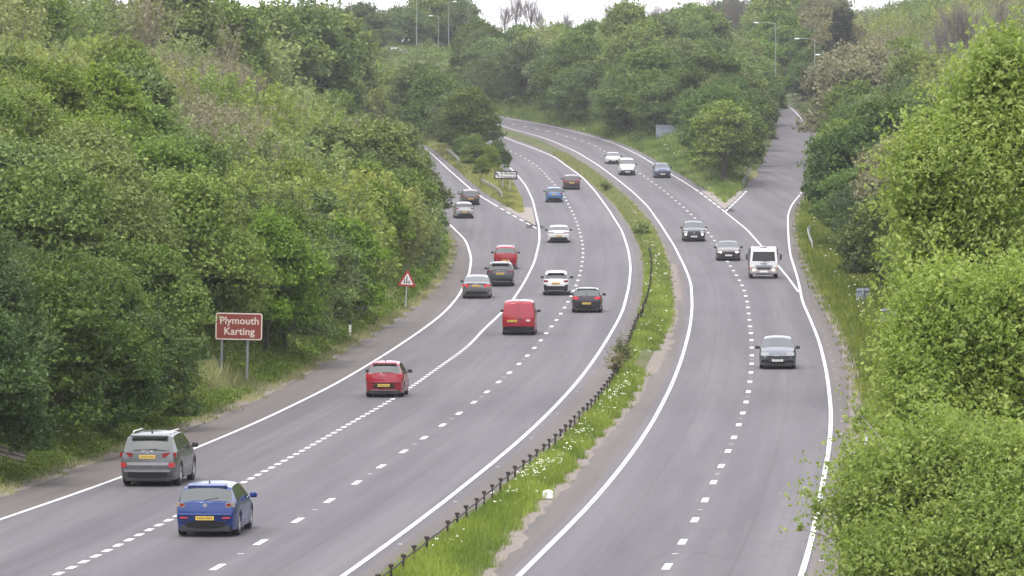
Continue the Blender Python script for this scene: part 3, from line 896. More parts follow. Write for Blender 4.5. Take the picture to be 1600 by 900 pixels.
def fill(poly, kindf, tries, rnd, gap=.62, hmul=1.0, zmin=130, zmax=1150, region='', margin=.6):
    zn = Zone(poly)
    bx0, bx1 = min(p[0] for p in poly), max(p[0] for p in poly)
    by0, by1 = min(p[1] for p in poly), max(p[1] for p in poly)
    cnt = 0
    for _ in range(tries):
        px, py = rnd.uniform(bx0, bx1), rnd.uniform(by0, by1)
        if not zn.has(px, py): continue
        k = kindf(px, py, rnd)
        h = rnd.uniform(*SIZE[k]) * hmul
        z = hit(px, py, h * .62, zmin, zmax)
        if z is None: continue
        h *= 1 + max(0, z - 350) / 1300
        x = ray(px, py)[0] * z
        rad = h * .43
        z2 = z + rad * .3
        if on_paved(x, z2, rad * margin * (2.3 if z > 400 and region == 'left' else 1) * (1.5 if z > 520 and region == 'right' else 1)): continue
        if sight_blocked(x, z2, rad, h): continue
        if any((x - a) ** 2 + ((z2 - b) * .8) ** 2 < (gap * (rad + c)) ** 2 for a, b, c in PLACED): continue
        kk = k
        if k in ('leafy', 'dark') and z < 300: kk = k + '_near'
        plant(kk, x, z2, h, rnd.uniform(.92, 1.18), rnd=rnd)
        TREES[-1].append(region)
        PLACED.append((x, z2, rad)); cnt += 1
    return cnt

rv = np.random.RandomState(21)
def special(kind, px, ytop, z, wide=1.0, var=0, label=None, **kw):
    """a tree the photograph shows singly: top of its crown seen at (px, ytop), standing at distance z"""
    x = ray(px, ytop)[0] * z
    b = ground1(x, z)
    h = CAMH + ray(px, ytop)[1] * z - b
    r = plant(kind, x, z, h, wide, label=label, var=var, base=b, rnd=rv, **kw)
    TREES[-1].append('special')
    PLACED.append((x, z, h * .42))
    print('special', kind, px, ytop, 'z', z, 'h', round(h, 1), 'ground', round(b, 1))
    return r
special('dome', 738, 146, 735, 1.05, 0, 'dark round-topped dense tree between the exit slip and the main road')
special('dome', 700, 120, 765, 1.1, 1, 'second round tree, behind and left of the dark dome beside the exit slip')
special('leafy', 742, 212, 650, 1.05, 0, 'light green bush in front of the dome tree, above the white direction sign')
special('leafy', 766, 230, 640, .95, 1, 'small green bush directly behind the white direction sign')
special('dark', 722, 214, 690, 1.05, 2, 'dark low bush beside the left crash barrier on the exit island')
special('leafy', 752, 246, 626, .95, 2, 'lowest pale bush on the exit island, left of the white direction sign')
special('dome', 1138, 125, 705, 1.1, 1, 'big dark tree at the tip of the wooded island beside the entry slip')
special('dark', 1092, 140, 715, 1.2, 1, 'dark tree just right of the blue-grey sign back on the wooded island')
special('dark', 1165, 155, 740, .85, 0, 'dark tree overhanging the entry slip on its left side')
special('dome', 1110, 85, 745, 1.2, 0, 'tall rounded tree behind the blue-grey sign back')
special('conifer', 1316, 18, 880, 1.0, 0, 'dark almost black conifer on the skyline above the entry slip')
special('bronze', 1405, 215, 425, .95, 1, 'bronze-leaved tree beside the bright yellow-green tree')
special('dark_near', 1372, 290, 385, 1.0, 0, 'dark dense tree leaning over the right verge above the two sign backs')
special('dome', 1338, 200, 445, .95, 1, 'large dark tree on the right verge where the entry slip joins')
special('dome', 1392, 160, 462, 1.15, 1, 'tall dark-green tree behind the right verge, left of the bright tree')
for px, yt, z, w in ((790, 2, 1075, .7), (808, -14, 1080, .7), (828, -10, 1085, .7), (846, -2, 1090, .7), (772, 34, 1070, .6), (1000, 12, 1060, .9), (1022, 2, 1066, .9), (1045, 4, 1065, 1.0), (1068, 12, 1060, .9), (1086, 24, 1055, .7),
                     (1115, -26, 1040, .6), (1145, -16, 1045, .6), (1168, -12, 1040, .6), (884, 8, 1075, .9), (738, 6, 1105, .6), (952, -12, 1080, .5)):
    special('whippy', px, yt, z, w, rv.randint(2), None)
for px, yt, z, kd, w, lab in ((566, 26, 1120, 'dark', 1.2, 'dark skyline tree just right of the thin left lamp column'), (602, 24, 1110, 'dark', 1.2, 'dark skyline tree above the white van on the high road'),
        (634, 10, 1115, 'dark', 1.15, 'dark skyline tree just left of the tallest lamp column'), (664, -4, 1125, 'leafy', 1.2, 'tall green skyline tree between the tallest and the shorter lamp column'),
        (697, -8, 1130, 'leafy', 1.15, 'tallest green skyline tree, behind the lamp column with a box'), (726, 12, 1120, 'dark', 1.1, 'dark skyline tree at the right edge of the left skyline'),
        (742, 52, 1040, 'dome', 1.1, 'dark rounded tree under the right end of the left skyline'), (672, 62, 1090, 'leafy', .9, 'small pale green tree among the lamp columns'), (712, 78, 1020, 'dark', 1.1, 'dark tree below the lamp columns, left of the sky notch')):
    special(kd, px, yt, z, w, rv.randint(2), lab)
for px, yt, z in ((1462, 4, 715), (1508, -6, 690), (1560, -4, 680)):
    special('whippy', px, yt, z, 1.0, rv.randint(2), None)

for px, yt, z, kd, w, lab in ((1226, 108, 958, 'dark', 1.1, 'dark tree closing the top of the entry slip'), (1205, 98, 965, 'leafy', 1.0, 'green tree left of the top of the entry slip'),
        (1248, 96, 968, 'dark', 1.0, 'dark tree right of the top of the entry slip'), (1322, 92, 690, 'bronze', .95, 'reddish bronze tree hiding the columns of the two right-hand lamps'),
        (1345, 70, 740, 'bronze', 1.0, 'bronze tree just below the dark conifer'),
        (1238, 116, 932, 'leafy', 1.1, 'light green bush where the entry slip disappears'), (1254, 104, 915, 'dark', 1.1, 'dark bush on the outer bend of the entry slip top'), (1226, 124, 952, 'dark', 1.2, 'low dark bush straight behind the top of the entry slip'),
        (1182, 172, 745, 'dark', 1.2, 'dark low tree on the slip side of the wooded island'), (1122, 186, 702, 'dark', 1.4, 'dark low bush in front of the trees at the island tip'), (1078, 182, 722, 'leafy', 1.4, 'green low bush just right of the blue-grey sign back'),
        (1158, 196, 712, 'dark', 1.4, 'second dark low bush at the island tip, nearer the slip'),
        (733, 226, 664, 'leafy', 1.05, 'pale green bush beside the upper crash barrier on the exit island'), (778, 222, 655, 'dark', .9, 'dark green bush between the two pale bushes of the exit island'), (714, 200, 715, 'leafy', 1.1, 'green bush at the foot of the dark dome tree'),
        (600, 94, 1020, 'dark', 1.5, 'low bush below the white van on the high road'), (622, 96, 1015, 'feather', 1.4, 'pale low bush below the pale car on the high road'), (645, 93, 1022, 'leafy', 1.5, 'low bush at the foot of the tallest lamp column'),
        (668, 90, 1018, 'dark', 1.5, 'low dark bush between the two nearest skyline lamps'), (690, 92, 1012, 'leafy', 1.5, 'low bush at the foot of the lamp column with a box'), (712, 96, 1005, 'dark', 1.5, 'low dark bush right of the skyline lamps'),
        (680, 58, 1140, 'dark', 1.5, 'dark tree behind the shorter skyline lamp'), (708, 52, 1145, 'dark', 1.5, 'dark tree behind the foot of the lamp with a box'), (655, 64, 1142, 'dark', 1.5, 'dark low tree behind the foot of the tallest lamp column')):
    special(kd, px, yt, z, w, rv.randint(2), lab)
for i_, (px, yt, z, kd, w) in enumerate(((-20, -60, 470, 'feather', 1), (30, -55, 500, 'leafy', 1), (80, -50, 520, 'feather', 1.1), (130, -45, 540, 'feather', 1.1), (180, -40, 545, 'brown', 1.1), (225, -36, 560, 'feather', 1.1), (268, -26, 560, 'leafy', 1), (300, -14, 580, 'brown', .9),
        (345, 10, 600, 'leafy', 1), (385, 16, 620, 'feather', 1), (425, 18, 640, 'leafy', 1.1), (468, 20, 660, 'dark', 1.1), (500, 22, 700, 'leafy', 1.0))):
    special(kd, px, yt, z, w, rv.randint(2), None)
left_poly = [(-60, 800), (-60, -20), (290, -10), (325, 45), (420, 60), (540, 60), (600, 100), (645, 125), (652, 160), (650, 220), (664, 300), (668, 400), (640, 455), (560, 515), (430, 590), (300, 655), (110, 735)]
n1_ = fill(left_poly, kind_left, 5200, np.random.RandomState(3), .74, region='left', margin=.42)
far_poly = [(540, 66), (560, 62), (580, 60), (600, 52), (660, 30), (715, 50), (750, 90), (778, 135), (775, 190), (660, 235), (650, 120), (600, 95)]
n2_ = fill(far_poly, kind_mid, 900, np.random.RandomState(4), .8, 1.2, 640, 1250, region='far')
isle_poly = [(772, 140), (800, 100), (850, 78), (930, 80), (980, 72), (1090, 74), (1150, 52), (1200, 25), (1250, 40), (1222, 140), (1190, 185), (1190, 235), (1120, 240), (1040, 215), (960, 200), (860, 182), (780, 180)]
n3_ = fill(isle_poly, kind_mid, 2200, np.random.RandomState(6), .74, 1.15, 600, 1250, region='island')
right_poly = [(1190, 30), (1300, 40), (1330, 55), (1440, 45), (1480, 10), (1660, -30), (1660, 420), (1420, 440), (1370, 400), (1330, 330), (1300, 240), (1292, 190), (1262, 130), (1240, 70)]
n4_ = fill(right_poly, kind_right, 2600, np.random.RandomState(8), .74, 1.05, 230, 1250, region='right', margin=.85)
print('TREES', n1_, n2_, n3_, n4_, len(TREES))

# ---- the bright tree and the bushes close by on the right
def big_lobes(rng, spec):
    out = []
    for (cx, cy_, cz, rx, rz, n, r0, r1) in spec:
        for i in range(n):
            d = rng.normal(0, 1, 3); d /= np.linalg.norm(d)
            q = rng.uniform(.5, 1)
            out.append((cx + d[0] * rx * q, cy_ + d[1] * rx * q, cz + d[2] * rz * q, rng.uniform(r0, r1)))
    return out
def near_tree(px0, ztree, spec_px, n, L, W, mat, label, name='ash_tree', trunk_r=.2, seed=0, top_z=None, cat='tree'):
    """spec_px: crown masses given as (px, py, radius m across, radius m up, lobes, r0, r1)"""
    rng = np.random.RandomState(seed)
    x = ray(px0, 400)[0] * ztree; b = ground1(x, ztree)
    spec = []
    for (px, py, rx, rz, n_, r0, r1, dz) in spec_px:
        kx, kz = ray(px, py); zz = ztree + dz
        spec.append((kx * zz - x, dz, CAMH + kz * zz - b, rx, rz, n_, r0, r1))
    lob = big_lobes(rng, spec)
    r = empty(name, (x, ztree, b))
    me = cloud_mesh('crown', rng, lob, n, L, W, mat, core=.30, spray=.30, upb=.2, jit=.85, shoots=1.5, full=True)
    link('crown', me, r)
    m = MB()
    hz = max(s[2] for s in spec)
    m.tube([(0, 0, -.6), (.1, 0, hz * .25), (-.1, .1, hz * .5), (.05, 0, hz * .85)], [trunk_r * 1.2, trunk_r, trunk_r * .7, trunk_r * .2], 10)
    link('trunk', m.mesh('trunk', M['bark'], 60), r)
    m = MB()
    for (lx, ly, lz, lr) in lob:
        z0 = max(.4, min(hz * .7, lz * .6))
        m.tube([(0, 0, z0), (lx * .5, ly * .5, (z0 + lz) / 2 + .2), (lx, ly, lz)], [.045, .03, .012], 5)
        for k in range(5):
            d = rng.normal(0, 1, 3); d /= np.linalg.norm(d)
            m.tube([(lx, ly, lz), (lx + d[0] * lr, ly + d[1] * lr, lz + d[2] * lr)], [.012, .005], 3)
    link('branches', m.mesh('branches', M['bark_pale'], 60), r)
    tag(r, label, cat)
    return r
near_tree(1545, 128, [(1570, 220, 1.4, 1.5, 24, .35, .6, 0), (1580, 130, .7, .8, 10, .25, .45, 0), (1490, 300, 1.1, 1.4, 18, .35, .6, -1), (1560, 380, 1.7, 1.8, 26, .4, .7, 0), (1470, 420, .75, 1.0, 11, .3, .55, -1), (1620, 290, 1.4, 2, 16, .4, .7, 1), (1530, 480, 1.5, 1.2, 18, .4, .65, 0), (1440, 330, .5, .8, 8, .25, .4, -1), (1450, 450, .6, .7, 10, .25, .4, -2), (1590, 440, 1.2, 1.0, 16, .35, .55, -2), (1510, 230, .8, .9, 12, .28, .45, 0), (1560, 90, .35, .45, 6, .2, .32, 0), (1470, 260, .35, .45, 6, .18, .3, 0), (1428, 225, .12, .15, 2, .1, .18, 0), (1448, 188, .12, .15, 2, .1, .16, 0), (1408, 350, .12, .2, 2, .12, .18, 0), (1412, 400, .1, .15, 2, .1, .18, 0), (1522, 148, .12, .15, 2, .1, .16, 0), (1556, 58, .1, .15, 2, .08, .15, 0), (1402, 300, .1, .12, 2, .08, .14, 0), (1500, 175, .1, .12, 2, .08, .14, 0)],
          62000, .118, .066, M['leaf_lime'], 'tall bright yellow-green tree filling the right edge of the photo', seed=2)
near_tree(1500, 120, [(1480, 560, 1.15, 1.1, 22, .35, .55, 0), (1440, 620, .62, .75, 12, .28, .45, -1), (1560, 620, 1.3, 1.4, 22, .35, .6, 0), (1425, 548, .34, .35, 7, .2, .32, 0), (1620, 560, 1, 1.2, 12, .35, .6, 0), (1560, 500, 1.2, .9, 14, .35, .55, 0), (1480, 480, .7, .6, 10, .28, .42, 0), (1590, 690, 1.1, .7, 14, .3, .5, 0), (1405, 700, .45, .5, 8, .2, .36, -1), (1500, 690, 1.2, .8, 16, .3, .5, -1)],
          56000, .108, .062, M['leaf_lime'], 'yellow-green bushy tree below the tall bright one, beside the second sign back', seed=4, trunk_r=.14)
near_tree(1480, 113, [(1430, 780, 1.1, 1.0, 24, .3, .5, 0), (1368, 830, .52, .6, 12, .22, .38, 0), (1520, 760, 1.2, 1.1, 22, .35, .55, 0), (1540, 860, 1.4, 1.0, 22, .35, .55, -2), (1420, 890, .9, .7, 16, .3, .45, -2), (1600, 760, .9, 1.2, 14, .3, .5, -1), (1590, 880, .9, .7, 10, .3, .5, -3), (1365, 890, .55, .5, 9, .2, .35, -2), (1338, 815, .22, .25, 4, .12, .2, 0), (1345, 740, .3, .4, 6, .18, .3, 1), (1283, 788, .10, .12, 2, .08, .13, 0), (1322, 872, .22, .2, 3, .12, .2, 0), (1268, 772, .06, .06, 1, .05, .08, 0), (1248, 826, .05, .05, 1, .05, .07, 0), (1345, 655, .12, .15, 2, .1, .16, 1)],
          70000, .098, .056, M['leaf_near'], 'nearest green bush at the bottom right, its twigs overhanging the edge line', name='roadside_bush', seed=6, trunk_r=.1, cat='bush')
# ------------------------------------------------------------------ vehicles (built facing +Y, wheels on z = 0)
M['lamp_smoke'] = simple('smoked_lamp', (.30, .26, .22), .15, .2, .6, .6)
WHEELS = {}
def wheel_meshes(r, w=.21, kind='alloy'):
    key = (round(r, 2), kind)
    if key in WHEELS: return WHEELS[key]
    m = MB(); m.lathe([(-w/2, r*.66), (-w/2, r*.93), (-w/2+.03, r), (w/2-.03, r), (w/2, r*.93), (w/2, r*.66)], 'x', 28)
    ty = m.mesh('wheel', M['rubber'], 40)
    m = MB()
    m.lathe([(w/2-.015, r*.67), (w/2-.005, r*.62), (w/2-.05, r*.58), (-w/2+.02, r*.58), (-w/2+.01, r*.67)], 'x', 28)
    for k in range(5 if kind == 'alloy' else 8):
        a = 2 * math.pi * k / (5 if kind == 'alloy' else 8)
        c, s_ = math.cos(a), math.sin(a)
        m.tube([(w/2-.04, c*r*.08, s_*r*.08), (w/2-.025, c*r*.6, s_*r*.6)], [r*.11, r*.085], 6)
    m.lathe([(w/2-.015, 0.001), (w/2-.015, r*.13), (w/2-.05, r*.16)], 'x', 14)
    m.lathe([(w/2-.1, 0.001), (w/2-.1, r*.5)], 'x', 20)
    WHEELS[key] = (ty, m.mesh('rim', M['rim'], 40))
    return WHEELS[key]
def add_wheels(root, pts, r, kind='alloy'):
    ty, ri = wheel_meshes(r, kind=kind)
    for (x, y) in pts:
        o = link('wheel', ty, root, (x, y, r)); 
        if x < 0: o.rotation_euler = (0, 0, math.pi)
        link('rim', ri, o)

def interp(tab, y):
    return float(np.interp(y, [p[0] for p in tab], [p[1] for p in tab]))

def vehicle(name, label, cat, S, paint_mat, loc, heading, group=None):
    """S: dict of measurements; top/belt are side profiles (y, z)"""
    L, W = S['L'], S['W']
    top, belt = S['top'], S['belt']
    r = S.get('r', .32); yf, yr = S['yf'], S['yr']; ra = r + .055
    clear = S.get('clear', .2); tum = S.get('tumble', .42)
    root = empty(name, loc, heading)
    tag(root, label, cat, group)
    ys = set([p[0] for p in top] + [p[0] for p in belt] + [-L/2, L/2])
    for yw in (yf, yr):
        for k in range(-5, 6): ys.add(round(yw + ra * math.sin(k / 5 * math.pi / 2), 3))
    for a, b in S['side']: ys |= {a, b}
    for v in np.linspace(-L/2, L/2, 15): ys.add(float(v))
    for e in (.06, .16, .30, .5): ys |= {L/2 - e, -L/2 + e}
    ys = sorted(y for y in ys if -L/2 - 1e-6 <= y <= L/2 + 1e-6)
    q = [ys[0]]
    keep = {p[0] for p in top} | {v for ab in S['side'] for v in ab}
    for y in ys[1:]:
        if y - q[-1] > .025: q.append(y)
        elif y in keep: q[-1] = y
    ys = q
    rl, fl = S.get('rear_lean', .14) + .05, S.get('front_lean', .28)
    def endshift(y, z):
        t = np.clip((abs(y) - (L/2 - .55)) / .55, 0, 1)
        k = rl if y < 0 else fl
        s_ = max(0, z - .60) * k + max(0, .50 - z) * .42
        return -math.copysign(1, y) * s_ * t
    def plan(y):
        t = np.clip((abs(y) - (L/2 - .75)) / .75, 0, 1)
        return 1 - (S.get('round_r', .11) if y < 0 else S.get('round_f', .16)) * t ** 2.3
    def ring(y):
        w = W / 2 * plan(y)
        zt = interp(top, y); zb = min(interp(belt, y), zt - .012)
        gh = zt - zb
        low = clear; inner = .82
        for yw in (yf, yr):
            if abs(y - yw) < ra * .999: low = r + math.sqrt(ra ** 2 - (y - yw) ** 2); inner = .55
        low = max(low, clear)
        wb = w * S.get('shoulder', .94)
        wr = wb - gh * tum
        pts = [(0, clear), (w * inner, clear + (.0 if inner > .6 else .35)), (w * .965, low), (w, max(low + .03, min(.56, zb - .2))),
               (w * .99, max(zb - .13, low + .05)), (wb, zb),
               (wb - gh * .86 * tum, zb + gh * .88), (wr * .88, zt - min(.02, gh * .2)), (wr * .45, zt + .015), (0, zt + .022)]
        full = [(-x, z) for x, z in pts[:0:-1]] + pts    # from left top down ... we want a closed loop
        loop = pts + [(-x, z) for x, z in pts[-2:0:-1]]
        return [(x, y + endshift(y, z), z) for x, z in loop]
    rings = [ring(y) for y in ys]
    n = len(rings[0])            # 18 : 0 under, 1..8 right, 9 roof centre, 10..17 left
    body, under = MB(), MB()
    wind, rearw = MB(), MB()
    sides = {}
    def inr(a, b, rng_): return rng_ and a >= rng_[0] - .004 and b <= rng_[1] + .004
    for i in range(len(ys) - 1):
        a, b = ys[i], ys[i + 1]
        for k in range(n):
            k2 = (k + 1) % n
            quad = [rings[i][k], rings[i][k2], rings[i + 1][k2], rings[i + 1][k]]
            kk = k if k < 9 else 17 - k       # mirrored strip index
            tgt = body
            if kk in (0, 1): tgt = under
            elif kk == 5:
                for j, sd in enumerate(S['side']):
                    if inr(a, b, sd): tgt = sides.setdefault((j, k < 9), MB())
            elif kk in (7, 8):
                if inr(a, b, S.get('wind')): tgt = wind
                elif inr(a, b, S.get('rear')): tgt = rearw
            elif kk == 6 and inr(a, b, S.get('wind')) and S.get('wide_glass', 1): tgt = wind
            elif kk == 6 and inr(a, b, S.get('rear')) and S.get('wide_rear', 1): tgt = rearw
            tgt.add(quad, [(0, 1, 2, 3)])
    BULGE = {-1: S.get('bulge_r', .075), 1: S.get('bulge_f', .10)}
    for e, sg in ((0, -1), (-1, 1)):
        R_ = rings[e]
        rows = []
        for k in range(10):
            pr, pl = R_[k], R_[(n - k) % n]
            row = []
            for j in range(9):
                t_ = -1 + j / 4.0
                row.append((pr[0] * t_ if k not in (0, 9) else 0.0, pr[1] + sg * BULGE[sg] * (1 - t_ * t_) * (1 if k not in (0, 9) else .6), pr[2] if k not in (8,) else pr[2]))
            rows.append(row)
        cap = [p for row in rows[1:9] for p in row]
        fs = []
        for i_ in range(7):
            for j in range(8):
                fs.append((i_ * 9 + j, i_ * 9 + j + 1, (i_ + 1) * 9 + j + 1, (i_ + 1) * 9 + j))
        body.add(cap, fs)
        top_ = [rows[8][j] for j in range(9)] + [R_[9]]
        body.add(top_, [(j, j + 1, 9) for j in range(8)])
    fpn = MB(); fpn.box((0, 0, .215), (W * .74, L * .84, .17), bev=.03)  # low black floor box, added to darken the contact shade under the car
    def weld(mb, nm, mat, par=root, sm=32):
        me = bpy.data.meshes.new(nm); me.from_pydata(mb.v, [], mb.f)
        bm = bmesh.new(); bm.from_mesh(me); bmesh.ops.remove_doubles(bm, verts=bm.verts, dist=.0008)
        bmesh.ops.dissolve_degenerate(bm, dist=.0005, edges=bm.edges)
        bmesh.ops.recalc_face_normals(bm, faces=bm.faces)
        for f_ in bm.faces: f_.smooth = True
        for ed in bm.edges:
            if len(ed.link_faces) == 2 and ed.calc_face_angle(0) > math.radians(sm): ed.smooth = False
        bm.to_mesh(me); bm.free(); me.materials.append(mat)
        return link(nm, me, par)
    bo = weld(body, 'body', paint_mat)
    weld(under, 'underbody', M['black_plastic']); fpn.build('floor_pan_shade', M['black_plastic'], root)
    G = M[S.get('glassmat', 'glass')]
    if wind.v: weld(wind, 'windscreen', M[S.get('windmat', S.get('glassmat', 'glass'))])
    if rearw.v:
        rw = weld(rearw, 'rear_window', M[S.get('rearmat', S.get('glassmat', 'glass'))])
    for kx, mb in sorted(sides.items()): weld(mb, 'side_window', G)
    add_wheels(root, [(s_ * (W / 2 - .125), y) for y in (yf, yr) for s_ in (-1, 1)], r, S.get('wheel', 'alloy'))
    # mirrors
    ym = S.get('mirror_y', (S['wind'][1] - .18) if S.get('wind') else yf - .5); zm = interp(belt, ym) + S.get('mirror_dz', .07)
    for s_ in (-1, 1):
        m = MB(); m.box((s_ * (W / 2 + .085), ym, zm), (.21, .10, .15), rz=-s_ * .12, bev=.03)
        m.tube([(s_ * (W / 2 - .05), ym, zm - .05), (s_ * (W / 2 + .05), ym, zm - .03)], .025, 6)
        m.build('door_mirror', S.get('mirror_mat', M['black_plastic']), root, 40)
    def yrear(z, x=0): return -L / 2 - BULGE[-1] * (1 - min(1, (x / (W * .46)) ** 2)) + max(0, z - .60) * rl + max(0, .50 - z) * .42
    def yfront(z, x=0): return L / 2 + BULGE[1] * (1 - min(1, (x / (W * .42)) ** 2)) - max(0, z - .60) * fl - max(0, .50 - z) * .42
    # lamps: (kind, x, z, w, h, mat)
    for (nm, side, x, z, w, h, mt) in S.get('lamps', []):
        for s_ in (-1, 1):
            sg = -1 if side == 'rear' else 1
            fn = yrear if side == 'rear' else yfront
            m = MB()
            x0, x1 = s_ * (x - w / 2), s_ * (x + w / 2)
            d0 = fn(z, x0) + sg * .032; d1 = fn(z, x1) + sg * .032 - sg * max(0, abs(x1) - W * .44) * 1.1
            bk = sg * -.12
            vs = [(x0, d0, z - h / 2), (x1, d1, z - h / 2 * .9), (x1, d1, z + h / 2), (x0, d0, z + h / 2 * .8),
                  (x0, d0 + bk, z - h / 2), (x1, d1 + bk, z - h / 2 * .9), (x1, d1 + bk, z + h / 2), (x0, d0 + bk, z + h / 2 * .8)]
            m.add(vs, [(0, 1, 2, 3), (7, 6, 5, 4), (0, 4, 5, 1), (1, 5, 6, 2), (2, 6, 7, 3), (3, 7, 4, 0)])
            m.build(nm, M[mt], root)
    # trims on the ends: (name, end, x, z, w, h, depth, material)
    for (nm, side, x, z, w, h, d, mt) in S.get('trim', []):
        sg = -1 if side == 'rear' else 1
        fn = yrear if side == 'rear' else yfront
        m = MB(); ns_ = 6; pf, pb = [], []
        for q_ in range(ns_ + 1):
            xx = x - w / 2 + w * q_ / ns_; ef = .0 if 0 < q_ < ns_ else .015
            yt_, yb_ = fn(z + h / 2, xx) + sg * (d - ef), fn(z - h / 2, xx) + sg * (d - ef)
            pf += [(xx, yb_, z - h / 2), (xx, yt_, z + h / 2)]; pb += [(xx, yb_ - sg * (d + .08), z - h / 2), (xx, yt_ - sg * (d + .08), z + h / 2)]
        nn = len(pf); fs_ = []
        for q_ in range(ns_):
            a_ = 2 * q_
            fs_ += [(a_, a_ + 2, a_ + 3, a_ + 1), (nn + a_, nn + a_ + 1, nn + a_ + 3, nn + a_ + 2), (a_ + 1, a_ + 3, nn + a_ + 3, nn + a_ + 1), (a_, nn + a_, nn + a_ + 2, a_ + 2)]
        fs_ += [(0, 1, nn + 1, nn), (nn - 2, 2 * nn - 2, 2 * nn - 1, nn - 1)]
        m.add(pf + pb, fs_)
        m.build(nm, mt if not isinstance(mt, str) else M[mt], root, 40)
    for (side, x, z) in S.get('plates', []):
        yy = (yrear(z) if side == 'rear' else yfront(z)); sg = -1 if side == 'rear' else 1
        yo = S.get('plate_out', .03)
        m = MB(); m.box((x, yy + sg * yo, z), (.52, .02, .115), bev=.006)
        p = m.build('number_plate', M['plate_y' if side == 'rear' else 'plate_w'], root)
        m = MB()
        for k, dx in enumerate((-.19, -.13, -.07, -.01, .07, .13, .19)):
            xx = x + dx + .005
            m.box((xx - .016, yy + sg * (yo + .012), z), (.011, .004, .074)); m.box((xx + .014, yy + sg * (yo + .012), z + (.0 if k % 2 else .012)), (.010, .004, .05))
            m.box((xx, yy + sg * (yo + .012), z + (.031 if k % 3 else -.004)), (.022, .0045, .011))
        m.build('plate_characters', M['plate_ink'], p)
    for sg, yy0 in ((-1, yrear(clear + .03)), (1, yfront(clear + .03))):
        m = MB(); m.box((0, yy0 - sg * .05, clear + .035), (W * .80, .16, .17), bev=.02); m.build('valance', M['black_plastic'], root, 40)
    if S.get('spoiler'):
        y, z, w = S['spoiler']; m = MB()
        m.add([(-w/2, y, z - .02), (w/2, y, z - .02), (w/2 * 1.02, y - .22, z - .055), (-w/2 * 1.02, y - .22, z - .055),
               (-w/2, y, z + .03), (w/2, y, z + .03), (w/2 * 1.02, y - .22, z - .015), (-w/2 * 1.02, y - .22, z - .015)],
              [(0, 1, 2, 3), (7, 6, 5, 4), (0, 4, 5, 1), (1, 5, 6, 2), (2, 6, 7, 3), (3, 7, 4, 0)])
        m.build('roof_spoiler', paint_mat, root)
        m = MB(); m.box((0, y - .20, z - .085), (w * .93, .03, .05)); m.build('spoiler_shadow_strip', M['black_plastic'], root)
    if S.get('wiper'):
        x0, z0, x1, z1, y0, y1 = S['wiper']; m = MB()
        m.tube([(x0, y0, z0), (x1, y1, z1)], .016, 5); m.build('wiper', M['black_plastic'], root)
    if S.get('rails'):
        m_y0, m_y1, z, x = S['rails']
        for s_ in (-1, 1):
            m = MB(); m.tube([(s_ * x, m_y0, z - .05), (s_ * x, m_y0 + .15, z), (s_ * x, m_y1 - .15, z), (s_ * x, m_y1, z - .05)], .022, 6)
            m.build('roof_rail', S.get('rail_mat', M['chrome']), root, 50)
    if S.get('aerial'):
        y, z = S['aerial']; m = MB(); m.tube([(0, y, z - .02), (0, y - .09, z + .09)], [.03, .01], 6); m.build('aerial', M['black_plastic'], root)
    if S.get('badge'):
        side, z, rr, mt = S['badge']; m = MB()
        yy = (yrear(z) - .012) if side == 'rear' else (yfront(z) + .012)
        m.lathe([(-.012, .001), (-.012, rr), (.012, rr), (.012, .001)], 'y', 16) if False else m.tube([(0, yy + .03, z), (0, yy - .012 if side == 'rear' else yy + .02, z)], rr, 14)
        m.build('badge', M[mt], root, 40)
    return root

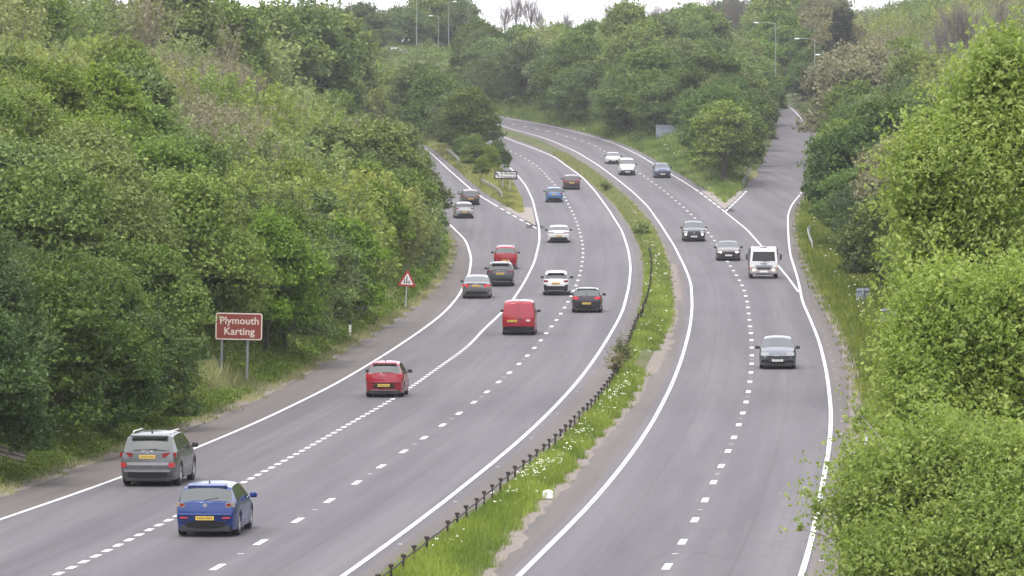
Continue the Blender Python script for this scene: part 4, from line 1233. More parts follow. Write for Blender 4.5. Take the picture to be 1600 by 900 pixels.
def shape(kind, L, W, H, **kw):
    """side profiles of the common body kinds; lengths scale with L, heights with H"""
    a, h = L / 4.4, H / 1.46
    if kind == 'hatch':
        top = [(-2.2, .97), (-2.13, 1.0), (-1.78, 1.33), (-1.62, 1.40), (-1.1, 1.44), (-.3, 1.46), (.15, 1.44), (.42, 1.385), (1.20, .99), (1.35, .95), (1.85, .83), (2.08, .74), (2.2, .63)]
        S = dict(top=top, belt=[(-2.2, .95), (-1.5, .98), (1.1, .92), (2.2, .62)], wind=(.42, 1.20), rear=(-2.13, -1.78),
                 side=[(-1.55, -1.0), (-.93, -.02), (.05, .86)], yf=1.36, yr=-1.28)
    elif kind == 'suv':
        top = [(-2.2, .98), (-2.14, 1.01), (-1.86, 1.30), (-1.72, 1.385), (-1.2, 1.44), (-.3, 1.46), (.2, 1.44), (.45, 1.38), (1.12, 1.01), (1.3, .97), (1.85, .88), (2.1, .78), (2.2, .66)]
        S = dict(top=top, belt=[(-2.2, .96), (-1.4, .98), (1.1, .95), (2.2, .65)], wind=(.45, 1.12), rear=(-2.14, -1.86),
                 side=[(-1.62, -1.05), (-.98, -.05), (.02, .84)], yf=1.34, yr=-1.26, clear=.23, rear_lean=.10, tumble=.36)
    elif kind == 'saloon':
        top = [(-2.2, .92), (-2.14, 1.0), (-1.62, 1.05), (-.98, 1.36), (-.75, 1.41), (-.3, 1.45), (.1, 1.455), (.38, 1.40), (1.12, .99), (1.3, .95), (1.85, .84), (2.1, .74), (2.2, .62)]
        S = dict(top=top, belt=[(-2.2, .90), (-1.6, .97), (1.1, .93), (2.2, .61)], wind=(.38, 1.12), rear=(-1.62, -.98),
                 side=[(-1.2, -.9), (-.85, -.02), (.05, .8)], yf=1.36, yr=-1.28, rear_lean=.05)
    elif kind == 'mpv':
        top = [(-2.2, .99), (-2.16, 1.01), (-2.02, 1.32), (-1.92, 1.40), (-1.4, 1.45), (-.2, 1.46), (.35, 1.42), (.65, 1.35), (1.4, .97), (1.55, .93), (1.95, .83), (2.12, .74), (2.2, .63)]
        S = dict(top=top, belt=[(-2.2, .93), (-1.5, .93), (1.3, .90), (2.2, .62)], wind=(.65, 1.40), rear=(-2.16, -2.02),
                 side=[(-1.85, -1.25), (-1.15, -.1), (0, .95)], yf=1.36, yr=-1.34, rear_lean=.07, tumble=.30)
    elif kind == 'van':
        top = [(-2.2, 1.36), (-2.13, 1.42), (-1.9, 1.45), (-.4, 1.46), (.55, 1.45), (.85, 1.39), (1.45, .98), (1.6, .92), (2.0, .78), (2.13, .68), (2.2, .58)]
        S = dict(top=top, belt=[(-2.2, .92), (1.3, .88), (2.2, .57)], wind=(.85, 1.45), side=[(.25, .98)], yf=1.42, yr=-1.32,
                 rear_lean=.07, tumble=.16, round_r=.05, clear=.2, shoulder=.965)
    S['top'] = [(y * a, z * h) for y, z in S['top']]
    S['belt'] = [(y * a, z * h) for y, z in S['belt']]
    for k in ('wind', 'rear'):
        if k in S: S[k] = (S[k][0] * a, S[k][1] * a)
    S['side'] = [(p * a, q * a) for p, q in S['side']]
    S['yf'] *= a; S['yr'] *= a
    S.update(L=L, W=W, H=H, tail=S['top'][1][1]); S.update(kw)
    return S

def lane_heading(cv, z, back=False):
    d = (f(cv, z + 4) - f(cv, z - 4)) / 8
    a = -math.atan(d)
    return a + (math.pi if back else 0)
SLOPE_FIX = []
def spot(px, py, wb, cv, away=True, dx=0.0):
    """near axle stands on the road at picture point (px, py)"""
    z = z_of(py); x = ray(px, py)[0] * z
    hd = lane_heading(cv, z, not away)
    zc = z + wb / 2
    xc = x + (wb / 2) * (f(cv, z + 4) - f(cv, z - 4)) / 8 + dx
    return (xc, zc, float(g(zc)) + .004), hd
def settle(root, z):
    """tilt the vehicle to the road's gradient"""
    sl = math.atan(float(g(z + 2) - g(z - 2)) / 4)
    fwd = 1 if abs(root.rotation_euler.z) < 1.5 else -1
    root.rotation_euler.x = sl * fwd
def drive(name, label, cat, S, pm, px, py, cv, away=True, group=None):
    wb = S['yf'] - S['yr']
    loc, hd = spot(px, py, wb, cv, away)
    mid_off = (S['yf'] + S['yr']) / 2
    r = vehicle(name, label, cat, S, pm, loc, hd, group)
    settle(r, loc[1])
    return r

P = {}
P['silver'] = paint('silver_grey_paint', (.115, .122, .125), .6)
P['blue'] = paint('bright_blue_paint', (.003, .027, .15), .2)
P['red'] = paint('red_paint', (.25, .008, .020), .1)
P['vanred'] = paint('van_red_paint', (.27, .008, .020), .0, .1)
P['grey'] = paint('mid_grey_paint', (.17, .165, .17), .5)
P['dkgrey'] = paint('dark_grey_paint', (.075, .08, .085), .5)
P['black'] = paint('dark_plum_paint', (.035, .03, .036), .4)
P['white'] = paint('white_car_paint', (.58, .58, .58), 0, .08)
P['paleblue'] = paint('mid_blue_paint', (.07, .16, .33), .4)
P['maroon'] = paint('maroon_brown_paint', (.095, .05, .055), .4)
P['palesilver'] = paint('pale_silver_paint', (.36, .355, .36), .5)
P['navy'] = paint('navy_paint', (.06, .08, .15), .4)
P['brown'] = paint('brown_grey_paint', (.10, .085, .08), .4)

def bars(w, z, mt='black_plastic', h=.16, end='rear'):
    return ('bumper_insert', end, 0, z, w, h, .05, mt)

# 1 silver SUV
S = shape('suv', 4.62, 1.88, 1.70, r=.37, spoiler=(-1.78, 1.645, 1.18), wiper=(-.02, 1.19, .32, 1.22, -2.29, -2.26), rails=(-1.5, .5, 1.73, .60),
          lamps=[('tail_light', 'rear', .70, 1.02, .42, .15, 'lamp_red'), ('reflector', 'rear', .78, .70, .18, .15, 'lamp_redp')],
          trim=[('bumper_insert', 'rear', 0, .40, 1.25, .16, .06, 'black_plastic'), ('skid_plate', 'rear', 0, .505, 1.5, .05, .085, 'chrome'), ('tailgate_recess_shade', 'rear', 0, .985, 1.30, .17, .012, P['dkgrey']), ('lower_recess', 'rear', 0, .74, 1.35, .10, .010, P['grey'])],  # dark grey band across the tailgate paints in the shade of its hollow
          plates=[('rear', 0, .96)], aerial=(-1.35, 1.70), rearmat='glass_pale', badge=('rear', 1.10, .05, 'chrome'))
drive('parked_suv'.replace('parked_', ''), 'silver-grey SUV with roof rails and yellow plate, nearest the left verge', 'car', S, P['silver'], 238, 758, L1)
# 2 blue hatchback
S = shape('hatch', 4.42, 1.76, 1.46, r=.33, spoiler=(-1.52, 1.435, 1.10), wiper=(-.02, 1.04, .36, 1.10, -2.19, -2.13),
          lamps=[('tail_light', 'rear', .70, .90, .24, .15, 'lamp_smoke'), ('brake_light', 'rear', .66, .905, .11, .08, 'lamp_red'), ('reflector', 'rear', .60, .545, .22, .05, 'lamp_redp')],
          trim=[('bumper_lip', 'rear', 0, .655, 1.50, .05, .06, P['blue']), ('bumper_insert', 'rear', 0, .36, 1.1, .17, .045, 'black_plastic')],
          plates=[('rear', 0, .535)], badge=('rear', .895, .062, 'chrome'), aerial=(-1.2, 1.45), rearmat='glass_pale', mirror_mat=P['blue'], rear_lean=.16)
drive('hatchback', 'bright blue five-door hatchback with yellow plate, nearest vehicle in the photo', 'car', S, P['blue'], 327, 836, L3)
# 3 red small hatchback
S = shape('hatch', 3.67, 1.64, 1.50, r=.30, spoiler=(-1.28, 1.47, 1.02), wiper=(-.04, 1.06, .3, 1.07, -1.83, -1.82),
          lamps=[('tail_light', 'rear', .68, .90, .20, .22, 'lamp_redp')],
          trim=[('bumper_lip', 'rear', 0, .68, 1.42, .05, .06, P['red']), ('plate_recess', 'rear', 0, .50, .95, .20, .012, 'black_plastic'), ('skid_strip', 'rear', 0, .30, 1.05, .035, .06, 'chrome')],
          plates=[('rear', 0, .52)], badge=('rear', .93, .04, 'chrome'), aerial=(-.9, 1.50), rearmat='glass_pale', rear_lean=.12)
drive('small_hatchback', 'small red hatchback with its wheels on the dashed white line, alone in mid-photo', 'car', S, P['red'], 602, 620, L3)
# 4 red van
S = shape('van', 4.38, 1.82, 1.86, r=.31, lamps=[('tail_light', 'rear', .82, .80, .10, .42, 'lamp_red')],
          trim=[('rear_bumper', 'rear', 0, .36, 1.68, .22, .07, 'black_plastic'), ('door_handle', 'rear', .10, .88, .16, .05, .04, 'black_plastic'), ('door_seam', 'rear', 0, 1.06, .018, 1.1, .008, 'black_plastic'),
                ('step_pad', 'rear', 0, .47, 1.0, .03, .09, 'rubber'), ('door_emblem', 'rear', .52, .80, .22, .10, .012, 'sign_cream')],
          plates=[('rear', -.34, .77)], aerial=(.1, 1.86), wheel='steel')
drive('panel_van', 'plain red panel van with windowless rear doors', 'van', S, P['vanred'], 811, 523, L3)
# 5 grey saloon
S = shape('saloon', 4.70, 1.83, 1.43, r=.33, lamps=[('tail_light', 'rear', .68, .83, .38, .17, 'lamp_red_lit')],
          trim=[('boot_lip', 'rear', 0, .97, 1.2, .03, .03, P['grey']), ('bumper_insert', 'rear', 0, .40, 1.3, .13, .05, 'black_plastic')], plates=[('rear', 0, .80)],
          rearmat='glass_pale', badge=('rear', .92, .04, 'chrome'))
drive('saloon_car', 'mid-grey saloon with lit red tail lights, closest to the left edge line', 'car', S, P['grey'], 745, 466, L1)
# 6 dark grey SUV
S = shape('suv', 4.4, 1.83, 1.60, r=.35, spoiler=(-1.70, 1.555, 1.15), lamps=[('tail_light', 'rear', .70, .98, .34, .14, 'lamp_red')],
          trim=[('bumper_insert', 'rear', 0, .42, 1.5, .20, .06, 'black_plastic'), ('skid_strip', 'rear', 0, .34, 1.3, .03, .09, 'chrome')], plates=[('rear', 0, .86)], rails=(-1.4, .5, 1.63, .58))
drive('suv', 'dark grey SUV with chrome bumper strip, close behind the red people carrier', 'car', S, P['dkgrey'], 782, 447, L1)
# 7 red people carrier
S = shape('mpv', 4.2, 1.72, 1.66, r=.31, lamps=[('tail_light', 'rear', .76, .95, .12, .40, 'lamp_redp')],
          trim=[('roof_box_rack', 'rear', 0, .5, .9, .12, .03, 'black_plastic')], plates=[('rear', 0, .62)], rearmat='glass_pale', rails=(-1.5, .6, 1.70, .56))
drive('people_carrier', 'red people carrier with pale roof, half hidden behind the dark grey SUV', 'car', S, P['red'], 790, 420, L1)
# 8 white crossover
S = shape('suv', 4.15, 1.73, 1.53, r=.34, rails=(-1.3, .5, 1.57, .54), lamps=[('tail_light', 'rear', .64, 1.0 - .08, .26, .13, 'lamp_red')],
          trim=[('lower_bumper', 'rear', 0, .46, 1.52, .30, .05, 'black_plastic'), ('skid_strip', 'rear', 0, .32, 1.1, .04, .08, 'chrome'), ('corner_guard', 'rear', .68, .62, .2, .16, .03, 'black_plastic'), ('corner_guard', 'rear', -.68, .62, .2, .16, .03, 'black_plastic')],
          plates=[('rear', 0, .78)], spoiler=(-1.6, 1.49, 1.08))
drive('crossover', 'white crossover with black lower bumper and roof rails', 'car', S, P['white'], 869, 461, L4)
# 9 dark hatchback
S = shape('hatch', 4.26, 1.80, 1.45, r=.33, spoiler=(-1.48, 1.42, 1.12), lamps=[('tail_light', 'rear', .66, .88, .34, .15, 'lamp_red_lit')],
          trim=[('bumper_insert', 'rear', 0, .33, 1.3, .12, .05, 'black_plastic')], plates=[('rear', 0, .56)], wiper=(0, 1.02, 0, 1.22, -2.12, -1.9), rearmat='glass_pale')
drive('hatchback', 'dark plum hatchback with lit tail lights, on the right of the lane dashes', 'car', S, P['black'], 917, 488, L4)
# 10 white low saloon
S = shape('saloon', 4.7, 1.86, 1.38, r=.34, lamps=[('tail_light', 'rear', .62, .86, .44, .05, 'lamp_red')], plates=[('rear', 0, .58)],
          trim=[('lower_bumper', 'rear', 0, .37, 1.4, .18, .05, 'black_plastic'), ('boot_gap', 'rear', 0, .79, 1.45, .02, .012, 'black_plastic')])
drive('saloon_car', 'low white saloon ahead of the white crossover', 'car', S, P['white'], 873, 379, L3)
# 11 mid-blue car
S = shape('hatch', 4.0, 1.72, 1.48, r=.31, lamps=[('tail_light', 'rear', .68, .88, .22, .16, 'lamp_red')], plates=[('rear', 0, .8)], trim=[bars(1.2, .38)])
drive('hatchback', 'light blue hatchback left of the far dashes in the left carriageway', 'car', S, P['paleblue'], 866, 316, L4)
# 12 maroon
S = shape('suv', 4.4, 1.80, 1.52, r=.34, lamps=[('tail_light', 'rear', .70, .95, .26, .14, 'lamp_redp')], plates=[('rear', 0, .72)], trim=[bars(1.4, .40), ('skid_strip', 'rear', 0, .30, 1.0, .05, .08, 'chrome')])
drive('crossover', 'maroon-brown car farthest away in the left carriageway, by the central reserve', 'car', S, P['maroon'], 893, 296, L5)
# 13 silver saloon on the slip
S = shape('hatch', 4.3, 1.78, 1.47, r=.32, lamps=[('tail_light', 'rear', .70, .92, .26, .13, 'lamp_red')], plates=[('rear', 0, .60)], trim=[bars(1.3, .36), ('plate_recess', 'rear', 0, .6, .8, .18, .012, 'black_plastic')])
drive('hatchback', 'pale silver car on the exit slip, just right of the left-bank trees', 'car', S, P['palesilver'], 725, 341, L2)
# 14 dark car on the slip
S = shape('hatch', 4.35, 1.80, 1.46, r=.32, lamps=[('tail_light', 'rear', .70, .90, .26, .13, 'lamp_red')], plates=[('rear', 0, .62)], trim=[bars(1.3, .36)])
drive('hatchback', 'dark brown car on the exit slip in front of the silver one', 'car', S, P['brown'], 735, 320, L2)

# ---- right carriageway, coming towards the camera
def front(S, lit=False, hx=.62, hz=.70, hw=.34, hh=.14, grille=(.85, .52, .18), mat='lamp_clear'):
    S.setdefault('lamps', []); S.setdefault('trim', [])
    S['lamps'] += [('headlight', 'front', hx, hz, hw, hh, 'lamp_lit' if lit else mat)]
    S['trim'] += [('grille', 'front', 0, grille[1], grille[0], grille[2], .03, 'black_plastic'), ('lower_grille', 'front', 0, .32, 1.2, .12, .03, 'black_plastic')]
    S['front_lean'] = S.get('front_lean', .22)
    return S
# 21 grey hatchback
S = shape('hatch', 4.04, 1.74, 1.48, r=.32, windmat='glass_pale', plates=[('front', 0, .43)], front_lean=.30, mirror_dz=.06)
S = front(S, False, .60, .72, .36, .15, (1.05, .56, .16)); S['trim'] += [('fog_lamp_pod', 'front', .60, .36, .34, .14, .03, 'black_plastic'), ('fog_lamp_pod', 'front', -.60, .36, .34, .14, .03, 'black_plastic')]
hb = drive('hatchback', 'grey hatchback coming towards the camera alone, nearest in the right carriageway', 'car', S, paint('graphite_paint', (.15, .16, .18), .6), 1215, 576, L7, False)
# 19 brown-grey lit car
S = shape('saloon', 4.7, 1.82, 1.43, r=.33, plates=[('front', 0, .42)], windmat='glass_pale')
S = front(S, False, .68, .66, .30, .14, (.95, .56, .24)); S['lamps'] += [('lit_lamp', 'front', .60, .66, .13, .12, 'lamp_lit')]
drive('saloon_car', 'brown-grey oncoming saloon with round lit headlights, left of the white truck', 'car', S, P['brown'], 1138, 407, L7, False)
# 18 dark SUV lit
S = shape('suv', 4.6, 1.88, 1.60, r=.37, plates=[('front', 0, .42)], windmat='glass_pale')
S = front(S, False, .70, .80, .34, .13, (.95, .72, .28)); S['lamps'] += [('lit_lamp', 'front', .68, .60, .14, .14, 'lamp_lit')]; S['badge'] = ('front', .78, .07, 'chrome')
drive('suv', 'dark oncoming SUV with two bright headlights and a big grille', 'car', S, P['dkgrey'], 1084, 377, L7, False)
# 17 navy
S = shape('suv', 4.4, 1.82, 1.62, r=.35, plates=[('front', 0, .45)], windmat='glass_pale')
S = front(S, False, .68, .86, .34, .13, (1.0, .68, .18))
drive('suv', 'navy blue oncoming car beside the outer edge line, right of the tall white van', 'car', S, P['navy'], 1035, 278, L8, False)
# 16 white van-like
S = shape('mpv', 4.6, 1.85, 1.90, r=.36, plates=[('front', 0, .42)], clear=.28, windmat='glass_pale')
S = front(S, False, .74, .86, .22, .16, (1.0, .48, .26)); S['trim'] += [('lower_bumper', 'front', 0, .42, 1.65, .34, .04, 'black_plastic')]
S['front_lean'] = .1
drive('white_van', 'tall white oncoming vehicle with dark bumper beside the navy blue car', 'van', S, P['white'], 980, 274, L7, False)
# 15 white low
S = shape('saloon', 4.5, 1.82, 1.34, r=.33, plates=[('front', 0, .42)], windmat='glass_pale')
S = front(S, False, .66, .66, .34, .12, (.9, .44, .12))
drive('saloon_car', 'low white oncoming car, farthest in the right carriageway', 'car', S, P['white'], 958, 256, L7, False)
# 20 white light truck
M['truck_grey'] = simple('grey_plastic', (.26, .24, .23), .5)
M['dark_glass'] = simple('dark_windscreen', (.015, .017, .017), .12, 0, .35, 0)
def truck(px, py):
    wb = 2.7
    loc, hd = spot(px, py, wb, L8, False)
    R_ = empty('light_truck', loc, hd); settle(R_, loc[1])
    tag(R_, 'white light truck with black mirrors, coming towards the camera beside the slip merge line', 'truck')
    wp = P['white']
    m = MB()                      # cab: loft of side profile, facing +Y; front at y = 2.0
    prof = [(1.98, .42), (2.04, .75), (2.02, 1.18), (1.82, 1.92), (1.68, 2.10), (.45, 2.16), (.38, .42)]
    W_ = 1.92
    vs = []
    for s_ in (-1, 1):
        for (y, z) in prof:
            tb = max(0, z - 1.15) * .11
            vs.append((s_ * (W_ / 2 - tb), y, z))
    n = len(prof)
    vs2 = [(v[0] * .92, v[1] + (.05 if 1 < v[1] else 0), v[2] + .01) for v in vs]
    m.add(vs, [tuple(range(n)), tuple(range(2 * n - 1, n - 1, -1))] + [(k, (k + 1) % n, n + (k + 1) % n, n + k) for k in range(n)])
    cab = m.build('cab', wp, R_)
    m = MB(); a, b = .80, .73       # windscreen proud of the cab's sloping front
    m.add([(-a, 2.027, 1.22), (a, 2.027, 1.22), (b, 1.856, 1.86), (-b, 1.856, 1.86), (-a, 1.99, 1.22), (a, 1.99, 1.22), (b, 1.82, 1.86), (-b, 1.82, 1.86)],
          [(0, 1, 2, 3), (7, 6, 5, 4), (0, 4, 5, 1), (1, 5, 6, 2), (2, 6, 7, 3), (3, 7, 4, 0)])
    m.build('windscreen', M['dark_glass'], R_)
    for s_ in (-1, 1):
        m = MB(); x = s_ * (W_ / 2 - .025)
        m.add([(x + s_ * .025, 1.75, 1.25), (x - s_ * .02, 1.62, 1.85), (x - s_ * .02, .85, 1.88), (x + s_ * .025, .85, 1.25)], [(0, 1, 2, 3)]); m.build('side_window', M['glass'], R_)
        m = MB(); m.box((s_ * 1.17, 1.86, 1.50), (.15, .08, .36), bev=.02); m.build('door_mirror', M['black_plastic'], R_, 40)
        m = MB(); m.tube([(s_ * .93, 1.80, 1.78), (s_ * 1.16, 1.86, 1.70)], .018, 5); m.tube([(s_ * .97, 1.86, 1.22), (s_ * 1.16, 1.86, 1.32)], .018, 5); m.build('mirror_arm', M['black_plastic'], R_)
        m = MB(); m.box((s_ * .74, 2.04, .66), (.36, .07, .30), bev=.03); hl = m.build('headlight', M['truck_grey'], R_, 40)
        m = MB(); m.box((s_ * .68, 2.082, .61), (.15, .02, .12)); m.build('lit_lamp', M['lamp_lit'], hl)
        m = MB(); m.box((s_ * .91, 2.035, .72), (.07, .06, .22), bev=.02); m.build('indicator', simple('amber_lens', (.6, .22, .05), .3), R_, 40)
        m = MB(); m.tube([(s_ * .1 - .25, 2.06, 1.18), (s_ * .1 + .3, 2.02, 1.30)], .012, 4); m.build('wiper', M['black_plastic'], R_)
    m = MB(); m.box((0, 2.05, .88), (1.15, .04, .13), bev=.01); m.build('upper_grille', M['sign_back'], R_)
    m = MB(); m.box((0, 2.06, .72), (.95, .05, .12), bev=.01); m.build('grille', M['black_plastic'], R_)
    m = MB(); m.box((0, 2.02, .44), (1.94, .18, .22), bev=.04); m.build('front_bumper', M['truck_grey'], R_, 40)
    m = MB(); m.box((0, 2.06, .33), (1.2, .14, .10), bev=.02); m.build('lower_intake', M['black_plastic'], R_, 40)
    m = MB(); m.box((0, 2.125, .50), (.52, .02, .12)); p_ = m.build('number_plate', M['plate_w'], R_)
    m = MB(); m.box((0, 1.62, 2.135), (.5, .1, .06), bev=.01); m.build('roof_lamp', M['black_plastic'], R_)
    # chassis and caged load body behind
    m = MB(); m.box((0, -.9, .52), (.8, 4.6, .18)); m.build('chassis', M['black_plastic'], R_)
    m = MB(); m.box((0, -1.35, .72), (2.02, 3.3, .12), bev=.02)
    m.box((0, .24, 1.30), (2.08, .05, 1.46)); m.box((0, -2.98, 1.0), (2.0, .05, .45))
    for s_ in (-1, 1): m.box((s_ * .99, -1.35, .98), (.04, 3.24, .40))
    m.build('load_body', P['grey'], R_)
    add_wheels(R_, [(s_ * .86, y) for y in (1.35, -1.6) for s_ in (-1, 1)], .36, 'steel')
    # the maker's name across the panel under the windscreen
    text_on('maker_lettering', 'FUSO', .17, R_, (0, 2.045, 1.035), (math.pi / 2, 0, math.pi), M['black_plastic'], .006, spacing=1.15)
    return R_

def text_mesh(body, size, mat, ext=.004, align='CENTER', spacing=1.0, line=1.0):
    cu = bpy.data.curves.new('t', 'FONT'); cu.body = body; cu.size = size; cu.extrude = ext
    cu.align_x = align; cu.align_y = 'CENTER'; cu.space_character = spacing; cu.space_line = line
    cu.resolution_u = 4
    cu.offset = size * .018
    o = bpy.data.objects.new('t', cu); COL.objects.link(o)
    dg = bpy.context.evaluated_depsgraph_get(); dg.update()
    me = bpy.data.meshes.new_from_object(o.evaluated_get(dg))
    bpy.data.objects.remove(o); bpy.data.curves.remove(cu)
    me.materials.clear(); me.materials.append(mat)
    return me
def text_on(name, body, size, parent, loc, rot, mat, ext=.004, **kw):
    me = text_mesh(body, size, mat, ext, **kw); me.name = name
    o = link(name, me, parent, loc); o.rotation_euler = rot
    return o
truck(1193, 435)
# ------------------------------------------------------------------ signs, posts, barriers, lamps
def at(px, py, z):
    kx, kz = ray(px, py); return Vector((kx * z, z, CAMH + kz * z))
def rounded(m, cx, cz, w, h, y, r, d):
    pts = []
    for (sx, sz, a0) in ((1, 1, 0), (-1, 1, 90), (-1, -1, 180), (1, -1, 270)):
        for k in range(4):
            a = math.radians(a0 + k * 30)
            pts.append((cx + sx * (w / 2 - r) + r * math.cos(a), cz + sz * (h / 2 - r) + r * math.sin(a)))
    n = len(pts)
    vs = [(x, y, z) for x, z in pts] + [(x, y + d, z) for x, z in pts]
    m.add(vs, [tuple(range(n)), tuple(range(2 * n - 1, n - 1, -1))] + [(k, (k + 1) % n, n + (k + 1) % n, n + k) for k in range(n)])

# brown tourist sign: 73 x 42 px at its verge
zB = 250.0
c = at(371.5, 510, zB); gx = ground1(c.x, zB)
r = empty('brown_sign', (c.x, zB, gx)); r.rotation_euler = (0, math.radians(1.2), 0)
tag(r, 'brown tourist sign lettered Plymouth Karting on grey posts at the foot of the left bank', 'road sign')
s_ = px_per_m(zB); w, h = 73 / s_, 42 / s_; zc = c.z - gx
m = MB(); rounded(m, 0, zc, w, h, 0, .09, .03); m.build('sign_border', M['sign_cream'], r)
m = MB(); rounded(m, 0, zc, w - .11, h - .11, -.006, .06, .02); m.build('sign_panel', M['sign_brown'], r)
text_on('lettering', 'Plymouth', .45, r, (.015, -.010, zc + .24), (math.pi / 2, 0, 0), M['sign_cream'], .003, spacing=1.02)
text_on('lettering', 'Karting', .45, r, (.015, -.010, zc - .23), (math.pi / 2, 0, 0), M['sign_cream'], .003, spacing=1.02)
for dx in (-w * .36, w * .19):
    m = MB(); m.tube([(dx, .09, -.4), (dx, .09, zc + h * .46)], .06, 10); m.build('post', M['sign_post'], r, 60)

# warning triangle, partly grown over
zT = 342.0
c = at(633, 434, zT); gx = ground1(c.x, zT); zc = c.z - gx
r = empty('warning_sign', (c.x, zT, gx)); r.rotation_euler = (0, math.radians(4), 0)
tag(r, 'red-bordered white warning triangle sunk in the bushes of the left bank', 'road sign')
def tri(m, s, y, d, cz):
    H_ = s * .88
    p = [(-s / 2, cz - H_ / 2), (s / 2, cz - H_ / 2), (0, cz + H_ / 2)]
    q = []
    for i in range(3):
        a, b, e = p[i - 1], p[i], p[(i + 1) % 3]
        q.append((b[0] + (a[0] - b[0]) * .06, b[1] + (a[1] - b[1]) * .06)); q.append((b[0] + (e[0] - b[0]) * .06, b[1] + (e[1] - b[1]) * .06))
    n = 6; vs = [(x, y, z) for x, z in q] + [(x, y + d, z) for x, z in q]
    m.add(vs, [tuple(range(n)), tuple(range(2 * n - 1, n - 1, -1))] + [(k, (k + 1) % n, n + (k + 1) % n, n + k) for k in range(n)])
m = MB(); tri(m, 1.16, 0, .02, zc); m.build('red_border', M['sign_red'], r)
m = MB(); tri(m, .78, -.006, .02, zc - .06); m.build('sign_panel', M['white_paint'], r)
m = MB(); m.box((-.02, -.010, zc - .10), (.07, .006, .34)); m.box((-.16, -.010, zc - .18), (.06, .006, .22)); m.box((.12, -.010, zc - .22), (.06, .006, .14))
m.box((0, -.010, zc - .30), (.44, .006, .04)); m.build('symbol', M['black_paint'], r)
m = MB(); m.tube([(0, .06, -.4), (0, .06, zc + .3)], .045, 8); m.build('post', M['galv'], r, 60)

# white direction sign on the exit island
zD = 588.0
c = at(789.5, 273.5, zD); x0 = ray(796, 300)[0] * zD
gx = ground1(c.x, zD); zc = c.z - gx; s_ = px_per_m(zD); w, h = 36 / s_, 13.5 / s_
r = empty('direction_sign', (c.x, zD, gx)); r.rotation_euler = (0, math.radians(2), 0)
tag(r, 'white direction sign with black arrow, border and two lines of names, on the exit island', 'road sign')
m = MB(); rounded(m, 0, zc, w, h, 0, .10, .03); m.build('sign_border', M['black_paint'], r)
m = MB(); rounded(m, 0, zc, w - .26, h - .26, -.006, .07, .02); m.build('sign_panel', M['white_paint'], r)
text_on('lettering', 'St Budeaux', .40, r, (.32, -.010, zc + .19), (math.pi / 2, 0, 0), M['black_paint'], .003)
text_on('lettering', 'Ernesettle', .40, r, (.28, -.010, zc - .19), (math.pi / 2, 0, 0), M['black_paint'], .003)
m = MB()
ax, az = -w * .39, zc
m.add([(ax - .14, -.010, az + .24), (ax + .14, -.010, az + .20), (ax + .06, -.010, az + .11), (ax + .30, -.010, az - .17), (ax + .21, -.010, az - .25), (ax - .03, -.010, az + .03), (ax - .10, -.010, az - .06)],
      [(0, 1, 2, 3, 4, 5, 6)]); m.build('arrow', M['black_paint'], r)
for dx in (-w * .12, w * .19):
    m = MB(); m.tube([(dx, .08, -.4), (dx, .08, zc + h * .45)], .05, 8); m.build('post', M['galv'], r, 60)

def sign_back(px0, py0, px1, py1, z, posts, label, rails=3, rz=0):
    a, b = at(px0, py1, z), at(px1, py0, z)
    cx, gx = (a.x + b.x) / 2, ground1((a.x + b.x) / 2, z)
    w, h = b.x - a.x, b.z - a.z; zc = (a.z + b.z) / 2 - gx
    r = empty('sign_back', (cx, z, gx), rz); tag(r, label, 'road sign')
    m = MB(); rounded(m, 0, zc, w, h, 0, .08, .03); m.build('sign_panel', M['sign_back'], r)
    m = MB()
    for k in range(rails): m.box((0, -.035, zc - h * .40 + h * .8 * k / max(1, rails - 1)), (w * .97, .06, .06))
    m.build('stiffening_rail', M['galv'], r)
    for dx in posts:
        m = MB(); m.tube([(dx * w, -.12, -.5), (dx * w, -.12, zc + h * .5)], .06, 8); m.build('post', M['galv'], r, 60)
    return r
zS = z_of(226) 
sign_back(1025, 195, 1058, 217, 742, (-.30, .34), 'blue-grey back of a large sign at the foot of the island trees, right carriageway', 3)
sign_back(1338, 450, 1359, 482, 345, (0,), 'grey back of a tall narrow sign on one post in the right verge', 3)
sign_back(1378, 482, 1401, 503, 305, (.42,), 'blue-grey sign back half hidden by the yellow-green bush', 2)

# marker posts: white with a black top
def marker(x, z, label, group=None, h=1.0, yellow=False):
    r = empty('marker_post', (x, z, ground1(x, z))); tag(r, label, 'marker post', group)
    m = MB(); m.box((0, 0, h * .36), (.13, .09, h * .72 + .3), bev=.02); m.build('shaft', M['white_paint'] if not yellow else simple('yellow_post', (.55, .5, .12), .5), r)
    m = MB(); m.box((0, 0, h * .86), (.135, .095, h * .26), bev=.02); m.build('black_top', M['black_paint'], r)
    return r
zz = 272.0; marker(ray(547, 530)[0] * z_of(530), z_of(530), 'white marker post with black top at the foot of the left bank')
marker(ray(850, 186)[0] * 842, 838, 'farthest small marker post on the outer verge of the right carriageway', h=.9, yellow=True)
marker(ray(912, 200)[0] * 800, 797, 'small pale marker post left of the blue-grey sign back', h=.9, yellow=True)
marker(ray(1351, 700)[0] * 200 + .3, 204, 'slim marker post in the right verge behind the near bush', h=.9)

